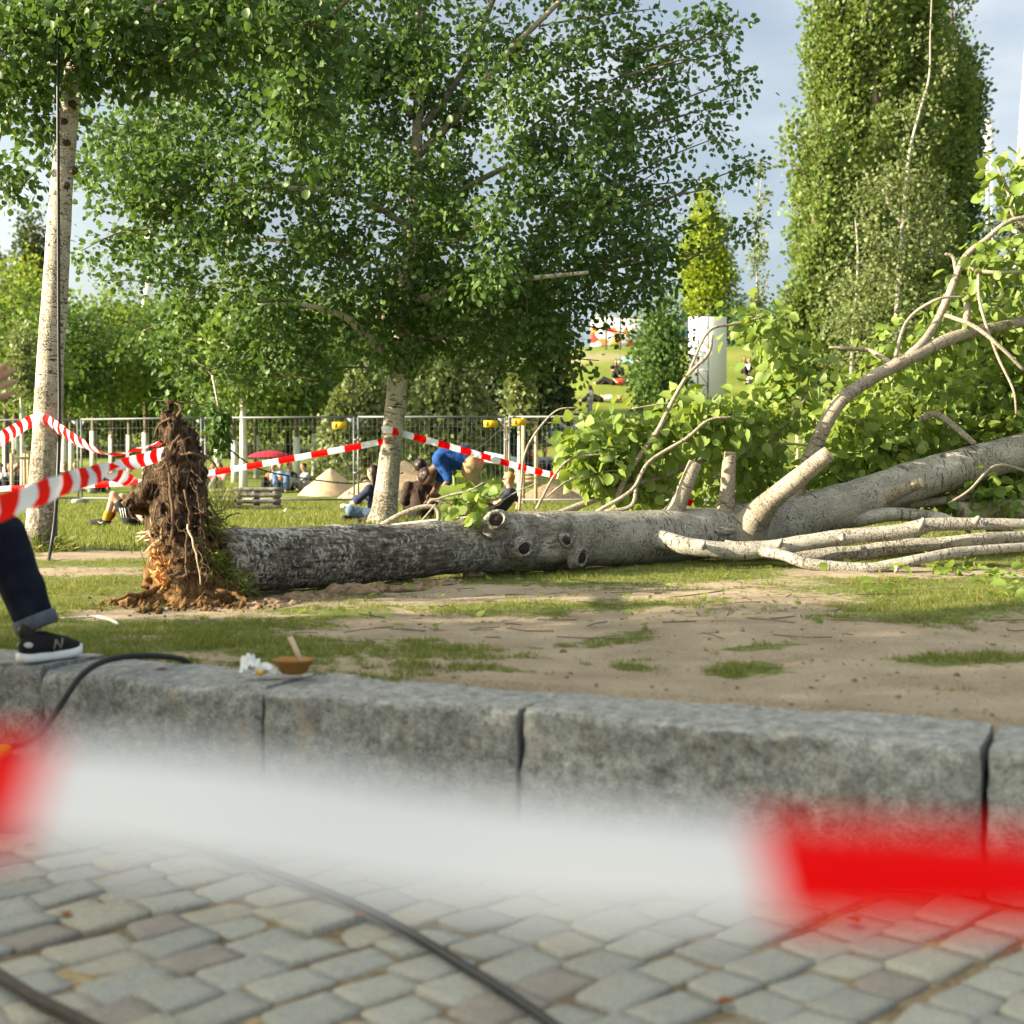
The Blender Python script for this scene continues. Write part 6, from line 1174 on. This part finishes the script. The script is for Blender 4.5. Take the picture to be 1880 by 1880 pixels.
# people beyond the fence
def far_person(pose, px, py, yaw, label, top, bottom, skin='light', hair='dark', s=1., g='people resting beyond the fence', pos=None, sleeve=.6, leg=1.9, bare=False):
    b = T(px, py, 34.) if pos is None else pos; person(label, posed(pose, b, R(yaw), s), top, bottom, skin, hair, .036, s, sleeve, leg, g, None, hair == 'brown', False, None, bare)
WH, BK, RD, LB, GY, NV, PK = ('white', (.70, .70, .70)), ('black', (.014, .013, .014)), ('red', (.50, .02, .03)), ('lightblue', (.30, .45, .62)), ('grey', (.25, .25, .26)), ('navy', (.022, .026, .045)), ('pink', (.62, .16, .25))
for a in [('sit', 1130, 694, 200, 'bare chested sunbather sitting alone high on the hill', BK, BK, 'tan', 'brown', 1.05), ('lie', 1128, 707, 70, 'person in red lying on the hill below the sitting sunbather', RD, BK, 'light', 'dark', 1.1), ('lie', 1165, 668, 80, 'person in white and pale blue lying on the hill left of the bushy poplar', WH, LB, 'light', 'dark', 1.1),
          ('stand', 1084, 768, 100, 'person in white standing low on the hill right of the middle crown', WH, ('greybl', (.34, .36, .42)), 'light', 'brown', .8), ('lie', 1105, 738, 80, 'person in white stretched out on the hill beside the standing one', WH, BK, 'light', 'blond', 1.1), ('lean', 1048, 800, 100, 'person in white leaning back just behind the fence rail', WH, WH, 'light', 'dark', 1.1), ('sit', 1012, 812, 140, 'person in pale blue sitting low on the hill right of the staked sapling', LB, LB, 'light', 'brown', 1.),
          ('sit', 1376, 690, 160, 'person in white in the group left of the thin sapling', WH, BK, 'tan', 'dark', 1.), ('sit', 1366, 686, 200, 'tanned person left in the group beside the thin sapling', BK, BK, 'tan', 'brown', 1.), ('sit', 1383, 716, 170, 'red haired person in white beside the thin sapling', WH, NV, 'light', 'brown', 1.05), ('lie', 1402, 706, 110, 'person in white and black lying right of the thin sapling', WH, BK, 'light', 'dark', 1.05), ('sit', 1404, 672, 190, 'tanned person sitting highest right of the thin sapling', LB, WH, 'tan', 'dark', 1.),
          ('sit', 1414, 748, 170, 'dark haired person behind the timber rail, left of two', BK, BK, 'tan', 'dark', 1.), ('sit', 1438, 746, 190, 'dark haired person behind the timber rail, right of two', BK, NV, 'tan', 'dark', 1.), ('sit', 1412, 790, 180, 'person in pink sitting below the timber rail', PK, LB, 'tan', 'dark', 1.),
          ('sit', 1000, 872, 190, 'person in grey sitting behind the earth heap, right of the sapling stakes', GY, BK, 'tan', 'dark', 1.), ('sit', 975, 868, 170, 'person in dark red sitting behind the sapling stakes', RD, BK, 'light', 'dark', 1.), ('sit', 1030, 868, 200, 'person in white sitting behind the earth heap', WH, LB, 'light', 'blond', 1.)]:
    far_person(*a[:5], *a[5:7], *a[7:])
far_person('sit', 0, 0, 160, 'person in pale blue at the left edge behind the straight tape', LB, NV, 'light', 'dark', 1., pos=on(2, 42)); far_person('sit', 0, 0, 200, 'person in beige sitting left of the staked sapling posts', ('beige', (.40, .33, .25)), BK, 'tan', 'brown', 1., pos=on(18, 42)); far_person('sit', 0, 0, 150, 'dark dressed person between the sapling posts', BK, NV, 'tan', 'dark', 1., pos=on(36, 43)); far_person('lean', 0, 0, 260, 'tanned person leaning right between the sapling posts', BK, LB, 'tan', 'brown', 1., pos=on(44, 42))
far_person('sit', 0, 0, 180, 'person in dark clothes right of the speckled trunk above the near tape', BK, BK, 'tan', 'dark', 1., pos=on(120, 43)); far_person('sit', 0, 0, 170, 'person in plum sitting left of the near tape twist', ('plum2', (.12, .05, .09)), BK, 'light', 'dark', 1., pos=on(140, 44)); far_person('sit', 0, 0, 200, 'person in red sitting behind the near tape twist', RD, BK, 'light', 'dark', 1., pos=on(188, 42)); far_person('lean', 0, 0, 90, 'person with bare legs leaning back behind the near tape twist', BK, GY, 'light', 'dark', 1., pos=on(172, 41), leg=.6)
far_person('sit', 0, 0, 180, 'person in red sitting behind the log barrier', RD, BK, 'tan', 'dark', 1., pos=on(392, 42)); far_person('sit', 0, 0, 150, 'person in pale pink sitting behind the log barrier', ('rose', (.5, .3, .3)), GY, 'light', 'brown', 1., pos=on(404, 42))
far_person('sit', 0, 0, 170, 'person in orange sitting under the red parasol', ('orange', (.55, .15, .05)), BK, 'tan', 'dark', 1., pos=on(503, 42)); far_person('sit', 0, 0, 190, 'person in light blue sitting under the red parasol', LB, ('jeans', (.10, .16, .26)), 'light', 'dark', 1.1, pos=on(515, 42)); far_person('sit', 0, 0, 220, 'person in dark clothes right of the light blue one under the parasol', BK, BK, 'tan', 'dark', 1., pos=on(531, 43)); far_person('sit', 0, 0, 120, 'person in pale lilac sitting just left of the sand cone', ('lilac', (.36, .36, .42)), GY, 'tan', 'dark', 1., pos=on(559, 42))
rp = thing('red_parasol', 'dark red parasol over the group left of the sand cone', 'parasol', on(496, 43)); o = MB(); c = P(496, 838, 43); n = 16; V = []
for k in range(7): a = k / 6 * 1.25; V.append(c + np.stack([.72 * math.sin(a) / .95 * np.cos(np.arange(n) / n * 6.283), .6 * math.sin(a) / .95 * np.sin(np.arange(n) / n * 6.283), np.full(n, .30 * math.cos(a) - .12)], -1))
i = np.arange(6)[:, None] * n; j = np.arange(n)[None]; k = (j + 1) % n; o.add(np.vstack(V), np.stack([i + j, i + n + j, i + n + k, i + k], -1).reshape(-1, 4)).build('canopy', cloth('darkred', (.42, .015, .045)), rp); MB().tube([on(496, 43), c + [0, 0, .22]], .018, 7).build('pole', 'steel', rp)
# person stepping on the wall at the left edge
dl = 5.80; q = lambda x, y, dd=0: P(x, y, dl + dd)
J = dict(pelvis=q(-215, 985, -.35), waist=q(-212, 920, -.36), chest=q(-200, 815, -.38), head=q(-185, 690, -.4), face=(1, .2, 0), hipL=q(-195, 990, -.24), hipR=q(-215, 1000, -.46), kneeL=q(4, 985, 0), kneeR=q(-190, 1195, -.5), ankleL=q(66, 1178, .02), ankleR=q(-260, 1385, -.55), toeL=q(118, 1196, .12), toeR=q(-180, 1402, -.5), shL=q(-190, 790, -.2), shR=q(-190, 795, -.55), elL=q(-150, 850, -.55), elR=q(-150, 880, -.8), wrL=q(-44, 738, -.72), wrR=q(-70, 860, -1.0))
J = {k: np.asarray(v, float) for k, v in J.items()}
wl = thing('person', 'person in dark jeans and black sneaker stepping on the granite wall at left edge', 'person', q(60, 1215)); pr, fr_ = body_prims(J, 1., False)
w0 = J['wrL']; d_ = unit(q(10, 668, -.72) - w0); n_ = unit(np.cross(d_, [0, 1, 0])); m_ = np.cross(n_, d_)
pc = w0 + d_ * .06
for k, (L_, x1, y1) in enumerate(((.085, 36, 650), (.095, 46, 668), (.088, 46, 694), (.07, 20, 722))):
    b = pc + d_ * .03 + n_ * (1.5 - k) * -.020 * -1 * (-1); tip = q(x1, y1, -.72 + .02 * k); b = pc + unit(tip - pc) * .035 + np.array([0, 0, .028 - .019 * k]); mid_ = b + unit(tip - b) * L_ * .5; pr += [('c', b, mid_, .0105, .0098), ('c', mid_, b + unit(tip - b + np.array([0, -.012, .0])) * L_, .0098, .0078)]
b = w0 + d_ * .02; pr += [('c', b, b + np.array([.03, -.03, .05]), .014, .012), ('c', b + np.array([.03, -.03, .05]), b + np.array([.055, -.04, .075]), .012, .009)]
for L_ in (0, 1, 2, 3): b = J['wrR'] + unit(J['wrR'] - J['elR']) * .075 + np.array([0, .02 * (L_ - 1.5), 0]); pr.append(('c', b, b + np.array([.05, 0, -.04]), .0105, .009))
blob('body', pr, .0095, SK['light'], wl, .016)
denim = N('denim'); p_ = denim.obj(); denim.end(denim.bsdf(denim.ramp(denim.math('ADD', denim.math('MULTIPLY', denim.noise(p_, 260, 2), .4), denim.math('MULTIPLY', denim.noise(p_, 7, 3), .6)), [(.3, (.004, .005, .011)), (.52, (.009, .012, .024)), (.72, (.024, .031, .052))]), .85, denim.bump(denim.noise(p_, 14, 4), .5, .02), .15))
ks = J['kneeL']; hem = q(70, 1152, .01); ad0 = unit(hem - q(40, 1080, .01))
blob('jeans', [('c', J['pelvis'], J['hipL'], .13, .12), ('c', J['pelvis'], J['hipR'], .13, .12), ('c', J['hipL'], ks, .115, .098), ('c', ks, q(40, 1080, .01), .098, .088), ('c', q(40, 1080, .01), hem - ad0 * .085, .088, .088), ('c', J['hipR'], J['kneeR'], .115, .09), ('c', J['kneeR'], J['ankleR'] + [0, 0, .06], .09, .085), ('c', J['pelvis'], J['waist'], .13, .12)], .014, 'denim', wl, .02, (.014, 11))
ad = unit(hem - q(40, 1080, .01)); MB().tube([hem - ad * .055, hem - ad * .05, hem - ad * .0, hem + ad * .006, hem + ad * .0], [.0895, .094, .093, .088, .07], 24, False, .03).build('turned_up_hem', plain('denim_pale', (.10, .12, .15), .9, .3, 80), wl)
blob('jumper', [('c', J['pelvis'] + [0, 0, .05], J['waist'], .135, .13), ('c', J['waist'], J['chest'], .13, .14), ('c', J['chest'], J['shL'], .10, .075), ('c', J['chest'], J['shR'], .10, .075), ('c', J['shL'], J['elL'], .065, .055), ('c', J['elL'], J['elL'] * .4 + J['wrL'] * .6, .055, .045), ('c', J['shR'], J['elR'], .065, .055), ('c', J['elR'], J['elR'] * .4 + J['wrR'] * .6, .055, .045)], .014, cloth('jumper', (.05, .05, .06)), wl, .03, (.01, 9))
up, fd, sd, Rm = fr_; blob('hair', [('e', J['head'] + up * .045 - fd * .025, (.09, .1, .1), Rm)], .014, HAIR['brown'], wl, .02, (.01, 30))
def sneaker(heel, toe, parent, mark=True):
    u = unit((toe - heel) * [1, 1, 0]); L_ = np.linalg.norm((toe - heel)[:2]); v = np.array([-u[1], u[0], 0]); sc = L_ / .28; W = lambda x, y, z: heel + (u * x + v * y) * sc + np.array([0, 0, z * sc])
    xs = [0, .02, .07, .13, .19, .235, .265, .28]; hw = [.018, .032, .037, .036, .046, .046, .034, .012]; lift = [.006, .002, 0, 0, .001, .004, .010, .016]; V = []
    for z0 in (0, .012, .03): V += [W(x, -h * (1.04 if z0 == .012 else .98), z0 + l) for x, h, l in zip(xs, hw, lift)] + [W(x, h * (1.04 if z0 == .012 else .98), z0 + l) for x, h, l in zip(xs[::-1], hw[::-1], lift[::-1])]
    n = 16; qd = [(l * n + j, l * n + (j + 1) % n, l * n + n + (j + 1) % n, l * n + n + j) for l in range(2) for j in range(n)]; MB().add(np.array(V), [np.array(qd), np.array([list(range(15, -1, -1))]), np.array([list(range(32, 48))])]).build('sole', 'white', parent, False)
    blob('shoe_upper', [('c', W(.045, 0, .055), W(.12, 0, .06), .038 * sc, .038 * sc), ('c', W(.12, 0, .055), W(.20, 0, .045), .040 * sc, .036 * sc), ('c', W(.20, 0, .042), W(.245, 0, .038), .036 * sc, .028 * sc), ('c', W(.05, 0, .06), W(.055, .005, .088), .036 * sc, .032 * sc), ('c', W(.10, 0, .08), W(.16, 0, .066), .03 * sc, .026 * sc)], .006, cloth('shoeblack', (.012, .012, .012)), parent, .02)
    blob('heel_patch', [('e', W(.034, 0, .064), (.026 * sc, .0405 * sc, .022 * sc), np.stack([u, v, [0, 0, 1]], 1))], .006, plain('silver_grey', (.50, .50, .50), .5), parent, .006)
    blob('sock', [('c', W(.055, .01, .085), W(.045, .015, .115), .036, .036)], .008, HAIR['dark'], parent, .01)
    for k in range(4): MB().tube([W(.115 + .022 * k, -.03, .085 - .008 * k), W(.12 + .022 * k, 0, .108 - .010 * k), W(.115 + .022 * k, .03, .085 - .008 * k)], .004, 6).build('lace', 'rubber', parent)
    if mark:
        o = MB(); y = -.0415; pts = [(.128, .040), (.137, .078), (.158, .042), (.168, .080)]
        for (a, b), (c_, d) in zip(pts[:-1], pts[1:]): o.tube([W(a, y + .001, b), W((a + c_) / 2, y - .0015, (b + d) / 2), W(c_, y + .001, d)], .0042, 6)
        o.build('letter_mark', plain('mark_grey', (.22, .21, .18), .6), parent)
sneaker(G(34, 1217, .035), G(148, 1202, .035), wl); sneaker(J['ankleR'] * [1, 1, 0] + np.array([-.06, 0, -.445]), J['ankleR'] * [1, 1, 0] + np.array([.22, .04, -.445]), wl, False)
for o in BASES:
    if '_b' in o: del o['_b']
for o in bpy.data.objects:
    if '_b' in o: del o['_b']
